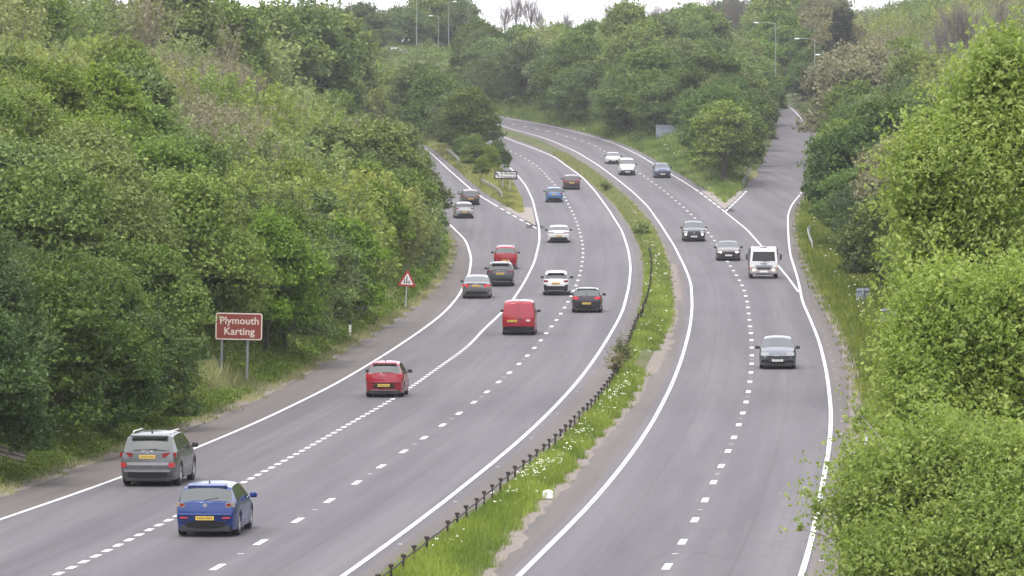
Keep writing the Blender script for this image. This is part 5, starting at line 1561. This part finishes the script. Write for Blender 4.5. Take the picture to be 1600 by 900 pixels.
# steel crash barriers
def barrier(pts, label, end_down=(True, True), mat='barrier_steel'):
    P_ = [Vector((x, z, ground1(x, z))) for x, z in pts]
    o_ = P_[0].copy(); r = empty('crash_barrier', o_); tag(r, label, 'crash barrier')
    prof = [(-.155, 0), (-.10, .05), (-.04, .05), (0, .01), (.04, .05), (.10, .05), (.155, 0)]
    m = MB(); vs, fs = [], []
    for i, p in enumerate(P_):
        d = (P_[min(i + 1, len(P_) - 1)] - P_[max(i - 1, 0)]); nrm = Vector((-d.y, d.x, 0)).normalized()
        zz_ = .62
        if (i == 0 and end_down[0]) or (i == len(P_) - 1 and end_down[1]): zz_ = .18
        for (dz, off) in prof:
            q = p - o_ + nrm * off + Vector((0, 0, zz_ + dz)); vs.append(q)
        for (dz, off) in prof:
            q = p - o_ + nrm * (off - .012) + Vector((0, 0, zz_ + dz)); vs.append(q)
    n = len(prof); N2 = 2 * n
    for i in range(len(P_) - 1):
        for k in range(n - 1):
            fs.append((i * N2 + k, i * N2 + k + 1, (i + 1) * N2 + k + 1, (i + 1) * N2 + k))
            fs.append((i * N2 + n + k, (i + 1) * N2 + n + k, (i + 1) * N2 + n + k + 1, i * N2 + n + k + 1))
    m.add(vs, fs); m.build('rail', M[mat], r, 50)
    for i in range(1, len(P_) - 1):
        q = P_[i] - o_; m = MB(); m.box((q.x + .08, q.y, q.z + .3), (.07, .11, .95)); m.build('post', M['galv'], r)
    return r
M['rusty_rail'] = simple('rusty_rail', (.17, .14, .12), .7, .2, .4, 0, .3, 3.0)
M['barrier_steel'] = simple('barrier_steel', (.32, .31, .27), .5, .3, .5, 0, .2, 1.5)
def rd(px, py): 
    z = z_of(py); return (ray(px, py)[0] * z, z)
def run(pairs, off=0, step=4.0):
    P_ = [rd(*p) for p in pairs]
    out = []
    for (a, b), (c, d) in zip(P_[:-1], P_[1:]):
        n = max(1, int(math.hypot(c - a, d - b) / step))
        for k in range(n): out.append((a + (c - a) * k / n + off, b + (d - b) * k / n))
    out.append((P_[-1][0] + off, P_[-1][1])); return out
barrier(run([(786, 313), (774, 303), (762, 296), (750, 288)]), 'pale crash barrier end on the exit island below the white direction sign')
barrier(run([(718, 258), (708, 249), (697, 240)]), 'short stretch of pale crash barrier further up the exit island')
barrier(run([(1270, 394), (1264, 380), (1262, 370), (1266, 362)]), 'short curved crash barrier end in the right verge grass')
barrier(run([(1160, 292), (1168, 280), (1173, 270)]), 'pale crash barrier end at the tip of the wooded island')
barrier(run([(1279, 238), (1276, 226), (1268, 208)]), 'short white barrier piece on the outer side of the entry slip')
# rusted barrier end at the lower left corner
pz = z_of(752); barrier([(ray(-60, 742)[0] * pz, pz + .0), (ray(-20, 742)[0] * pz, pz + 1.2), (ray(30, 738)[0] * pz, pz + 2.6)], 'rusty crash barrier end sticking out of the grass at the lower left corner', (False, False), 'rusty_rail')

# the low tensioned-rail barrier in the central reserve
tops = [(560,921),(578,906),(597,891),(617,875),(635,861),(653,848),(669,835),(684.5,822.5),(700.7,810.7),(715,800),(728.7,789),(742,778.7),(755,768),(767.7,757.7),(779,747.7),(791,737.7),(801.7,728),(812.7,720),(822.7,712.5),(832.5,704.5),(841,696.7),(849.5,688.5),(857.5,680),(864.5,673.5),(871.5,666.5),(878.5,660),(885.7,653),(892,647),(897.7,640.7),(904,634.5),(910,629),(916,622.5),(921.7,616.7),(926.8,610),(931,604),(938,594),(944,584),(950,574.5),(955,566),(960,557),(966,546),(972,535),(978,524),(984,514),(991,502),(998,490),(1004,478),(1009,465),(1013,452),(1016,438),(1017.5,424),(1018,410),(1017,397),(1014,385),(1011,374)]
HP = .50
zt_, xt_ = [], []
for (px, py) in tops:
    z = 150.0
    kx, kz = ray(px, py)
    for _ in range(60):
        z = z + 0
        err = CAMH + kz * z - (float(g(z)) + .10 + HP)
        if abs(err) < .002: break
        z += err / max(.01, -kz + .015) * .8
    zt_.append(z); xt_.append(kx * z)
CB = smooth_interp(ZG, np.array([60] + zt_ + [zt_[-1] + 60, zt_[-1] + 200]), np.array([xt_[0] - (zt_[0] - 60) * (xt_[1] - xt_[0]) / (zt_[1] - zt_[0])] + xt_ + list(np.interp([zt_[-1] + 60, zt_[-1] + 200], ZG, (GM1 + GM2) / 2))), 5)
CB = np.clip(CB, GM1 + .05, GM2 - .2)
r = empty('central_barrier', (0, 0, 0)); tag(r, 'low rusty post-and-rail barrier running along the grass of the central reserve', 'safety barrier')
m = MB(); m.box((0, 0, .20), (.055, .08, .60), bev=.01); m.box((0, 0, .50), (.13, .11, .08), bev=.015)
post_me = m.mesh('post', M['rust'])
z = 122.0; k = 0; far_posts = MB()
rr_ = random.Random(3)
while z < 440:
    x = float(f(CB, z)); b = float(g(z)) + .05
    if k < 99:
        o = link('post', post_me, r, (x, z, b)); o.rotation_euler = (rr_.uniform(-.05, .05), rr_.uniform(-.05, .05), rr_.uniform(-.3, .3))
    else: far_posts.box((x, z, b + .3), (.12, .12, .7))
    z += 3.22 if k != 9 else 6.2
    k += 1
if far_posts.v: tag(far_posts.build('post', M['rust'], r), kind='stuff')
m = MB(); zq = np.arange(118, 440, 1.6)
m.tube([(float(f(CB, q)), float(q), float(g(q)) + .05 + .38 + .015 * math.sin(q)) for q in zq], .024, 5, False); m.build('rail', M['rust'], r)

# white plastic container lying at the grass edge
z = z_of(781); x = ray(856, 781)[0] * z
r = empty('plastic_container', (x, z, float(g(z)) + .01), .25); tag(r, 'white plastic container lying at the edge of the central grass', 'container')
wp_ = simple('white_plastic', (.80, .80, .76), .4)
m = MB(); m.box((0, 0, .14), (.30, .24, .28), bev=.045); m.build('tub', wp_, r, 40)
m = MB(); m.box((.02, 0, .285), (.12, .09, .03), bev=.012); m.build('cap', wp_, r, 40)

# street lamps
def street_lamp(px, ytop, ybase, z, arm, label, head=True, grp=None, rad=.065, twin=False):
    t_, b_ = at(px, ytop, z), at(px, ybase, z)
    gx = ground1(b_.x, z); zb = min(b_.z, gx)
    zb = gx if b_.z - gx < 6 else b_.z
    H_ = t_.z - gx
    r = empty('street_lamp', (t_.x, z, gx)); tag(r, label, 'street lamp', grp)
    m = MB(); m.tube([(0, 0, -.5), (0, 0, 1.5), (0, 0, 1.6), (0, 0, H_)], [rad * 1.5, rad * 1.5, rad, rad * .75], 8); m.build('column', M['lamp_steel'], r, 60)
    if head:
        m = MB(); m.tube([(0, 0, H_ - .05), (arm * .5, 0, H_ + .05), (arm * .86, 0, H_ + .06)], [rad * .7, rad * .55, rad * .5], 6); m.build('arm', M['lamp_steel'], r, 60)
        m = MB(); m.box((arm * 1.0, 0, H_ + .06), (.75, .28, .17), bev=.05); lh = m.build('lamp_head', M['lamp_shell'], r, 40)
        m = MB(); m.box((arm * 1.0, 0, H_ - .045), (.5, .2, .04)); m.build('lamp_glass', M['lamp_clear'], lh)
    return r
M['lamp_steel'] = simple('lamp_column_steel', (.27, .29, .27), .6, .1, .4, 0, .12, .6)
M['lamp_shell'] = simple('lamp_shell', (.72, .72, .68), .5)
street_lamp(651, -22, 84, 1075, -1.5, 'tallest pale lamp column, standing on the skyline right of the parked white vehicle', True)
street_lamp(685, 25, 82, 1110, -1.5, 'shorter street lamp with its head pointing left, between the two tall columns', True)
street_lamp(701, 3, 66, 1090, 1.2, 'pale lamp column with a box halfway up, on the skyline', True)
street_lamp(733, -10, 50, 1120, 1.2, 'thin lamp column at the right edge of the skyline trees', True)
street_lamp(549, 3, 62, 1000, 1.2, 'thin lamp column rising out of the trees on the left skyline', True)
street_lamp(1212, 36, 90, 860, -2.9, 'street lamp with a long arm to the left above the wooded island', True)
street_lamp(1273, 61, 98, 830, -2.6, 'shorter street lamp with an arm to the left beside the entry slip', True)
street_lamp(1312, 86, 130, 800, -3.1, 'street lamp whose head shows against the bronze tree, upper one of two', True)
street_lamp(1316, 108, 150, 700, -2.6, 'street lamp whose head shows against the bronze tree, lower one of two', True)
street_lamp(957, -20, 30, 1080, -1.2, 'thin lamp column on the middle skyline between two bare trees', True, rad=.055)

# pale vehicles on the bridge road behind the left bank
zV = 1060
for (px, pyb, lab, kd, pm) in ((614, 90, 'white van on the high road behind the left skyline trees', 'van', 'white'), (630, 90, 'pale car right behind the white van on the high road', 'hatch', 'palesilver')):
    S = shape(kd, 4.4, 1.8, 1.9 if kd == 'van' else 1.5, r=.32, lamps=[], plates=[])
    c = at(px, pyb, zV)
    gg = ground1(c.x, zV); print('high road vehicle: wanted', round(c.z, 1), 'ground', round(gg, 1))
    v = vehicle('white_van' if kd == 'van' else 'pale_car', lab, 'van' if kd == 'van' else 'car', S, P[pm], (c.x, zV, min(c.z, gg) - .02), math.radians(22))
# ------------------------------------------------------------------ undergrowth and grass (nobody could count it)
def scatter_ok(x, z, mask_pts):
    return True
def gh_arr(x, z):
    """ground height for arrays of points, by lookup"""
    i = np.clip(x + 130, 0, 259.9); j = np.clip((z - 100) / 2, 0, 599.9)
    a, b = i.astype(int), j.astype(int); u, v = i - a, j - b
    return (_gh[b, a] * (1 - u) + _gh[b, a + 1] * u) * (1 - v) + (_gh[b + 1, a] * (1 - u) + _gh[b + 1, a + 1] * u) * v
def clump_mesh(name, rng, x, z, rad, per, L, mat, tall=1.0, W=.62, base=None):
    n = len(x)
    b = gh_arr(x, z) if base is None else base
    k = np.repeat(np.arange(n), per)
    d = rng.normal(0, 1, (len(k), 3)); d[:, 2] = np.abs(d[:, 2]) * 1.1; d /= np.linalg.norm(d, axis=1)[:, None]
    rr = np.clip(1 - np.abs(rng.normal(0, .25, len(k))) + (rng.rand(len(k)) < .15) * .3, .2, 1.35)
    pos = np.stack([x[k], z[k], b[k] - .05], -1) + d * (rad[k] * rr)[:, None] * np.array([1, 1, tall])
    dist = np.clip(z[k] / 260, .7, 2.6)[:, None]
    P_ = leaves(rng, pos, d * .6 + np.array([0, 0, .35]), L * dist, L * W * dist, jit=.8)
    ct = rng.rand(n)
    ti = np.clip(.15 + .5 * ct[k] + rng.normal(0, .17, len(k)), 0, 1)
    return np_mesh(name, P_.reshape(-1, 3), np.arange(len(k) * 4).reshape(-1, 4), mat, {'tint': np.repeat(ti, 4)})
def in_view(x, z, m=70):
    px = 800 + F * x / z
    return (px > -m) & (px < 1600 + m)
def clear_of_signs(x, z, r):
    ok = np.ones(len(x), bool)
    px = 800 + F * x / z; b = gh_arr(x, z)
    yt = 450 - F * ((b + r * 1.3 - CAMH) / z + SP / CP); yb = 450 - F * ((b - CAMH) / z + SP / CP)
    w = r * F / z * .8
    for x0, y0, x1, y1, zs_ in KEEP_OPEN[:6]:
        ok &= ~((z < zs_) & (px + w > x0) & (px - w < x1) & (yt < y1) & (yb > y0))
    return ok
rg = np.random.RandomState(77)
SLz, SRz = lambda z: np.interp(z, ZG, SL), lambda z: np.interp(z, ZG, SR)
# left bank: thicket under and between the trees
n = 21000
z = 150 + 650 * rg.rand(n) ** 1.25
dd = .5 + 34 * rg.rand(n) ** 1.9
x = SLz(z) - dd
ok = in_view(x, z)
x, z, dd = x[ok], z[ok], dd[ok]
rad = np.clip(.22 + dd * .30, .3, 1.5) * rg.uniform(.6, 1.3, len(x)) * np.clip(z / 350, .85, 1.4)
ok = clear_of_signs(x, z, rad); x, z, rad = x[ok], z[ok], rad[ok]
o = link('undergrowth', clump_mesh('undergrowth', rg, x, z, rad, 66, .12, M['leaf_under'], 1.3)); tag(o, 'tangled green undergrowth covering the left bank', 'undergrowth', kind='stuff')
n = 9000
z = 150 + 750 * rg.rand(n) ** .9
dd = 3.4 + 30 * rg.rand(n) ** 1.4
x = SRz(z) + dd
ok = in_view(x, z)
x, z, dd = x[ok], z[ok], dd[ok]
rad = np.clip(.3 + (dd - 3) * .16, .35, 1.25) * rg.uniform(.7, 1.3, len(x)) * np.clip(z / 350, .85, 1.5)
ok = clear_of_signs(x, z, rad); x, z, rad = x[ok], z[ok], rad[ok]
o = link('undergrowth', clump_mesh('undergrowth', rg, x, z, rad, 60, .125, M['leaf_under'], 1.2)); tag(o, 'tangled green undergrowth covering the right bank', 'undergrowth', kind='stuff')
for side in (0, 1):
    n = 7000
    z = 430 + 700 * rg.rand(n); dd = 26 + 60 * rg.rand(n)
    x = SLz(z) - dd if side == 0 else SRz(z) + dd
    ok = in_view(x, z); x, z = x[ok], z[ok]
    rad = rg.uniform(1.0, 2.2, len(x))
    ok = clear_of_signs(x, z, rad); x, z, rad = x[ok], z[ok], rad[ok]
    o = link('scrub', clump_mesh('scrub', rg, x, z, rad, 46, .12, M['leaf_pale' if side == 0 else 'leaf_under'], 1.3)); tag(o, 'pale scrub on the top of the ' + ('left' if side == 0 else 'right') + ' bank', 'scrub', kind='stuff')
# wooded island and far hill
xs_, zs_ = [], []
for _ in range(9000):
    z = rg.uniform(600, 1150); x = rg.uniform(-45, 60)
    iv = intervals(z)
    if z < 990:
        if any(a - 2.4 < x < b + 2.4 for a, b in iv): continue
        if x < iv[0][0] or x > iv[-1][1]: continue
        if z < 640 or (z < 700 and x < 5): continue
    xs_.append(x); zs_.append(z)
x, z = np.array(xs_), np.array(zs_)
ok = clear_of_signs(x, z, np.full(len(x), 1.5)); x, z = x[ok], z[ok]
o = link('undergrowth', clump_mesh('undergrowth', rg, x, z, rg.uniform(.9, 1.9, len(x)), 40, .15, M['leaf_under'], 1.2)); tag(o, 'undergrowth under the trees of the wooded island and the hill behind', 'undergrowth', kind='stuff')

def blades(name, rng, x, z, h, w, mat, base=None, lean=.35, tn=None):
    n = len(x); b = gh_arr(x, z) if base is None else base
    a = rng.rand(n) * 6.283; c, s_ = np.cos(a), np.sin(a)
    le = rng.normal(0, lean, (n, 2)) * h[:, None]
    p0 = np.stack([x - c * w, z - s_ * w, b - .03], -1); p1 = np.stack([x + c * w, z + s_ * w, b - .03], -1)
    p2 = np.stack([x + le[:, 0] + c * w * .25, z + le[:, 1] + s_ * w * .25, b + h], -1); p3 = np.stack([x + le[:, 0] * .9 - c * w * .25, z + le[:, 1] * .9 - s_ * w * .25, b + h * .97], -1)
    P_ = np.stack([p0, p1, p2, p3], 1)
    ti = np.clip((rng.rand(n) if tn is None else tn) + rng.normal(0, .15, n), 0, 1)
    return np_mesh(name, P_.reshape(-1, 3), np.arange(n * 4).reshape(-1, 4), mat, {'tint': np.repeat(ti, 4)})
def patchy(x, z, s1=.35, s2=.11):
    return .5 + .25 * np.sin(x * 2.1 * s1 * 3 + np.sin(z * s1)) + .25 * np.sin(z * s2 * 3 + x * 1.3 + np.sin(z * .9 * s1))
# soil of the central reserve, gently domed
zq = np.arange(60, 900, 1.5); cols = 5; tt = np.linspace(0, 1, cols)
a, b = np.interp(zq, ZG, GM1) - .0, np.interp(zq, ZG, GM2)
X = a[:, None] + (b - a)[:, None] * tt; H_ = np.array([.018, .11, .14, .11, .018])
Vv = np.stack([X, np.repeat(zq[:, None], cols, 1), g(zq)[:, None] + H_[None, :]], -1)
ix = np.arange(len(zq) * cols).reshape(len(zq), cols)
q = np.stack([ix[:-1, :-1], ix[:-1, 1:], ix[1:, 1:], ix[1:, :-1]], -1).reshape(-1, 4)
o = link('central_reserve', np_mesh('central_reserve', Vv.reshape(-1, 3), q, M['ground'], smooth=True)); tag(o, kind='structure')
n = 150000
z = 118 + 600 * rg.rand(n) ** 1.7
tw = rg.beta(1.1, 1.1, n)
bare = (np.interp(z, [0, 262, 266, 284, 289, 900], [0, 0, 1, 1, 0, 0]) > .5) & (tw > .45)
edge = .16 * np.sin(z * .9) + .12 * np.sin(z * 2.3 + 1)
x = np.interp(z, ZG, GM1) + (np.interp(z, ZG, GM2) - np.interp(z, ZG, GM1)) * tw + edge * (tw > .8) + rg.normal(0, .09, n)
keep = ~bare; x, z, tw = x[keep], z[keep], tw[keep]
pt = patchy(x, z)
dist = np.clip(z / 220, .7, 2.2)
h = rg.uniform(.08, .26, len(x)) * (.75 + .7 * pt) * np.where(tw < .08, .7, 1)
dry = np.interp(z, [150, 400, 520, 700], [0, .1, .55, .8])
isdry = rg.rand(len(x)) < dry
bs = g(z) + .14 * np.sin(np.clip(tw, 0, 1) * math.pi)
o = link('grass', blades('grass', rg, x[~isdry], z[~isdry], h[~isdry], .016 * dist[~isdry], M['grass'], bs[~isdry], tn=(pt * .8 + .1)[~isdry])); tag(o, 'lush green grass of the central reserve', 'grass', kind='stuff')
o = link('grass', blades('grass', rg, x[isdry], z[isdry], h[isdry] * 1.1, .016 * dist[isdry], M['grass_dry'], bs[isdry])); tag(o, 'drier grass along the far part of the central reserve', 'grass', kind='stuff')
# verges
def verge(n, lo, hi, edge_curve, sgn, z0, z1, pw, hh, label, mat='grass', dryf=.3, ex=1.5):
    z = z0 + (z1 - z0) * rg.rand(n) ** pw
    d = lo + (hi - lo) * rg.rand(n) ** ex
    x = np.interp(z, ZG, edge_curve) + sgn * (d + .25 * np.sin(z * .7) + .15 * np.sin(z * 1.9))
    ok = in_view(x, z, 40)
    if edge_curve is M8r: ok &= x < np.interp(z, ZG, O9l) - .3
    x, z, d = x[ok], z[ok], d[ok]
    dist = np.clip(z / 220, .7, 2.6)
    h = rg.uniform(.12, .38, len(x)) * hh * np.clip(.35 + d * .5, .4, 1.2) * np.clip(dist, 1, 1.5)
    o = link('grass', blades('grass', rg, x, z, h, .018 * dist, M[mat], tn=patchy(x, z) * .9)); tag(o, label, 'grass', kind='stuff')
verge(70000, -.35, 4.5, SL, -1, 150, 520, 1.3, 1.2, 'grass verge at the foot of the left bank', 'grass_dry')
verge(60000, -.1, 7.0, SR, 1, 150, 560, 1.2, 1.3, 'grass verge of the right carriageway', 'grass', ex=1.0)
verge(26000, .1, 5.0, SR, 1, 560, 900, 1, 1.2, 'grass on the outer side of the entry slip', 'grass')
verge(46000, .1, 9.0, M8r, 1, ZN2 + 22, 930, 1.0, 1.3, 'grass verge between the main road and the wooded island', 'grass', ex=1.0)
xs_, zs_ = [], []
for _ in range(30000):
    z = rg.uniform(za + 14, 900); a, b = f(E2r, z), f(MLr, z)
    if b - a < .6: continue
    xs_.append(rg.uniform(a + .1, b - .1)); zs_.append(z)
x, z = np.array(xs_), np.array(zs_)
o = link('grass', blades('grass', rg, x, z, rg.uniform(.15, .45, len(x)), np.full(len(x), .035), M['grass_dry'], tn=patchy(x, z))); tag(o, 'dry olive grass on the exit island', 'grass', kind='stuff')
xs_, zs_ = [], []
for _ in range(16000):
    z = rg.uniform(zd + 2, 700); a, b = f(M8r, z), f(O9l, z)
    if b - a < .6: continue
    xs_.append(rg.uniform(a + .1, b - .1)); zs_.append(z)
x, z = np.array(xs_), np.array(zs_)
o = link('grass', blades('grass', rg, x, z, rg.uniform(.2, .5, len(x)), np.full(len(x), .04), M['grass'], tn=patchy(x, z))); tag(o, 'green grass at the tip of the wooded island', 'grass', kind='stuff')
# pale dead grass at the island tip
n = 7000
th = rg.rand(n) * 6.28; r_ = np.sqrt(rg.rand(n))
pz = z_of(275); cx, cz = ray(1150, 275)[0] * pz, pz + 2
x = cx + r_ * np.cos(th) * 2.3; z = cz + r_ * np.sin(th) * 16
o = link('dead_grass', blades('dead_grass', rg, x, z, rg.uniform(.2, .6, n), np.full(n, .05), M['dead_grass'])); tag(o, 'pale dead grass at the tip of the wooded island', 'grass', kind='stuff')
# white flower heads: daisies and cow parsley
def flowers(name, label, pts):
    x, z, b, s_ = pts
    n = len(x); k = np.repeat(np.arange(n), 4)
    off = rg.normal(0, 1, (len(k), 3)) * s_[k][:, None] * np.array([1, 1, .4])
    pos = np.stack([x[k], z[k], b[k]], -1) + off
    P_ = leaves(rg, pos, np.tile([0, -.35, .8], (len(k), 1)), s_[k][:, None] * 1.3, s_[k][:, None] * 1.2, jit=.3)
    o = link(name, np_mesh(name, P_.reshape(-1, 3), np.arange(len(k) * 4).reshape(-1, 4), M['blossom'])); tag(o, label, 'flowers', kind='stuff')
zf, tf = [], []
for (zc_, t0, sdz, sdt, n) in ((z_of(742), .45, 4.5, .22, 210), (z_of(790), .4, 3, .2, 40), (z_of(700), .5, 6, .25, 90), (z_of(640), .6, 6, .2, 80), (z_of(618), .55, 8, .2, 90), (z_of(868), .35, 2, .2, 26), (z_of(560), .5, 10, .25, 30), (z_of(500), .4, 15, .3, 50), (z_of(440), .5, 16, .25, 50), (z_of(400), .5, 20, .25, 45), (z_of(340), .5, 30, .25, 30)):
    n = int(n * .45)
    zf.append(rg.normal(zc_, sdz, n)); tf.append(np.clip(rg.normal(t0, sdt, n), .02, .95))
z, t_ = np.concatenate(zf), np.concatenate(tf)
x = np.interp(z, ZG, GM1) + (np.interp(z, ZG, GM2) - np.interp(z, ZG, GM1)) * t_
flowers('wild_flowers', 'white and cream wild flowers in the grass of the central reserve', (x, z, g(z) + rg.uniform(.30, .46, len(z)), rg.uniform(.014, .036, len(z)) * np.clip(z / 220, 1, 1.8)))
n = 160
z = 300 + 250 * rg.rand(n); x = np.interp(z, ZG, SR) + rg.uniform(1.5, 5, n)
flowers('cow_parsley', 'cow parsley heads in the right verge', (x, z, gh_arr(x, z) + .6, rg.uniform(.03, .07, n)))
n = 260
z = 640 + 190 * rg.rand(n); x = np.interp(z, ZG, M8r) + rg.uniform(2, 8, n)
flowers('cow_parsley', 'cow parsley heads below the island trees', (x, z, gh_arr(x, z) + .6, rg.uniform(.04, .09, n)))
# hawthorn blossom on the left bank
def blossom_at(px, py, zz, sx, sz, n):
    c_ = at(px, py, zz)
    return c_.x + rg.normal(0, sx, n), zz + rg.normal(0, .5, n), c_.z + rg.normal(0, sz, n)
# weedy bush growing through the central barrier
def weed(px, pyb, h, w, label, mat='leaf_gorse', n=3800):
    z = z_of(pyb); x = ray(px, pyb)[0] * z
    r = empty('weedy_bush', (x, z, float(g(z)) + .08)); tag(r, label, 'bush')
    lob = [(rg.normal(0, w * .5), rg.normal(0, w * .8), h * rg.uniform(.2, .85), w * rg.uniform(.3, .5)) for _ in range(9)]
    link('foliage', cloud_mesh('foliage', rg, lob, n, .09, .05, M[mat], spray=.3, core=.4), r)
    m = MB()
    for l_ in lob: m.tube([(0, 0, -.05), (l_[0] * .6, l_[1] * .6, l_[2] * .6), (l_[0], l_[1], l_[2] + .15)], [.02, .015, .006], 4)
    link('stems', m.mesh('stems', M['bark']), r)
weed(975, 572, 1.1, .28, 'dark weedy bush growing through the central barrier where the soil is bare')
weed(963, 592, .9, .34, 'smaller weedy bush just nearer than the dark one on the central barrier', 'leaf_brown', 1800)
weed(1003, 372, 1.0, .45, 'dark bush overhanging the left edge of the far central reserve', 'leaf_dark', 3000)
weed(945, 302, 1.0, .5, 'dark tuft in the central reserve beside the maroon car', 'leaf_dark', 2500)

# ------------------------------------------------------------------ labels of the scattered trees
KN = {'whippy': 'thin leafless', 'leafy': 'mid-green leafy', 'leafy_near': 'mid-green leafy', 'dark': 'dark green bushy', 'dark_near': 'dark green bushy', 'feather': 'pale feathery', 'brown': 'brownish twiggy',
      'bronze': 'bronze-leaved', 'dome': 'dense round', 'bare': 'bare leafless', 'conifer': 'dark conifer', 'scrub': 'low scrubby'}
def col_name(px):
    for x_, nm in ((-5, 'cut by the left edge'), (45, 'at the far left'), (105, 'left of the silver SUV'), (165, 'above the silver SUV left side'), (225, 'straight above the silver SUV'), (285, 'right above the blue car'),
                   (345, 'straight above the brown sign'), (405, 'brushing the brown sign right edge'), (460, 'right of the brown sign'), (520, 'left of the marker post'), (575, 'above the lone red hatchback'),
                   (625, 'above the warning triangle'), (675, 'above the grey saloon'), (725, 'above the exit slip cars'), (775, 'above the direction sign'), (825, 'above the red van'), (880, 'above the maroon car'),
                   (935, 'left of the low white car'), (985, 'above the tall white van'), (1035, 'above the blue-grey sign'), (1085, 'right of the blue-grey sign'), (1135, 'above the island tip'), (1190, 'above the white truck'),
                   (1245, 'beside the entry slip'), (1300, 'beside the dark conifer'), (1355, 'above the narrow sign back'), (1410, 'left of the yellow-green tree'), (1470, 'behind the yellow-green tree'), (1530, 'above the yellow-green tree'), (1700, 'at the far right')):
        if px < x_ + 28: return nm
    return 'at the far right'
def row_name(py):
    for y_, nm in ((15, 'touching the sky'), (50, 'near the skyline'), (85, 'just below the skyline'), (125, 'high up the bank'), (170, 'in the upper bank'), (220, 'above mid-bank'), (275, 'at mid-bank'),
                   (330, 'below mid-bank'), (390, 'in the lower bank'), (450, 'low on the bank'), (520, 'near the foot of the bank'), (600, 'at the foot of the bank')):
        if py < y_: return nm
    return 'at the bank foot'
from collections import defaultdict
bk = defaultdict(list)
for t_ in TREES:
    r_, kind, px, py, z, h = t_[:6]
    if r_.get('label'): continue
    bk[(KN[kind], row_name(py), col_name(px))].append(t_)
for (kn, rn, cn), L_ in bk.items():
    L_.sort(key=lambda q: q[4])
    nm = {'bare': 'tree'}
    for i, t_ in enumerate(L_):
        what = 'shrub' if t_[5] < 5.0 else ('tree' if t_[5] < 8.5 else 'tall tree')
        if len(L_) == 1: lab = f'{kn} {what} {rn}, {cn}'
        else:
            q = ['nearest', 'second nearest', 'third nearest', 'fourth nearest', 'fifth nearest', 'sixth nearest', 'seventh nearest', 'eighth nearest'][min(i, 7)]
            if i == len(L_) - 1: q = 'farthest'
            lab = f'{q} {kn} {what} {rn}, {cn}'
        while len(lab.split()) > 16 and ' the ' in lab: lab = lab[::-1].replace(' eht ', ' ', 1)[::-1]
        t_[0]['label'] = lab
        t_[0]['category'] = 'shrub' if what == 'shrub' else 'tree'
GR = {'left': 'trees crowding the left bank', 'far': 'trees on the far left skyline', 'island': 'trees of the wooded island and the hill behind it', 'right': 'trees crowding the right bank'}
for t_ in TREES:
    if len(t_) > 6 and t_[6] in GR: t_[0]['group'] = GR[t_[6]]
    elif t_[1] in ('bare', 'whippy'): t_[0]['group'] = 'bare trees on the skyline'
# ------------------------------------------------------------------ haze: one closed box of thin pale air
m = MB(); m.box((0, 1450, 30), (620, 3100, 110))
hz = m.build('haze', None); tag(hz, 'thin pale air filling the valley', 'haze', kind='stuff')
hm = bpy.data.materials.new('haze'); hm.use_nodes = True
for n_ in list(hm.node_tree.nodes):
    if n_.type != 'OUTPUT_MATERIAL': hm.node_tree.nodes.remove(n_)
pv = hm.node_tree.nodes.new('ShaderNodeVolumePrincipled')
pv.inputs['Color'].default_value = (.92, .95, 1.0, 1)
pv.inputs['Density'].default_value = HAZE_DENSITY
pv.inputs['Anisotropy'].default_value = .3
hm.node_tree.links.new(pv.outputs[0], hm.node_tree.nodes[0].inputs['Volume'])
hz.data.materials.append(hm)
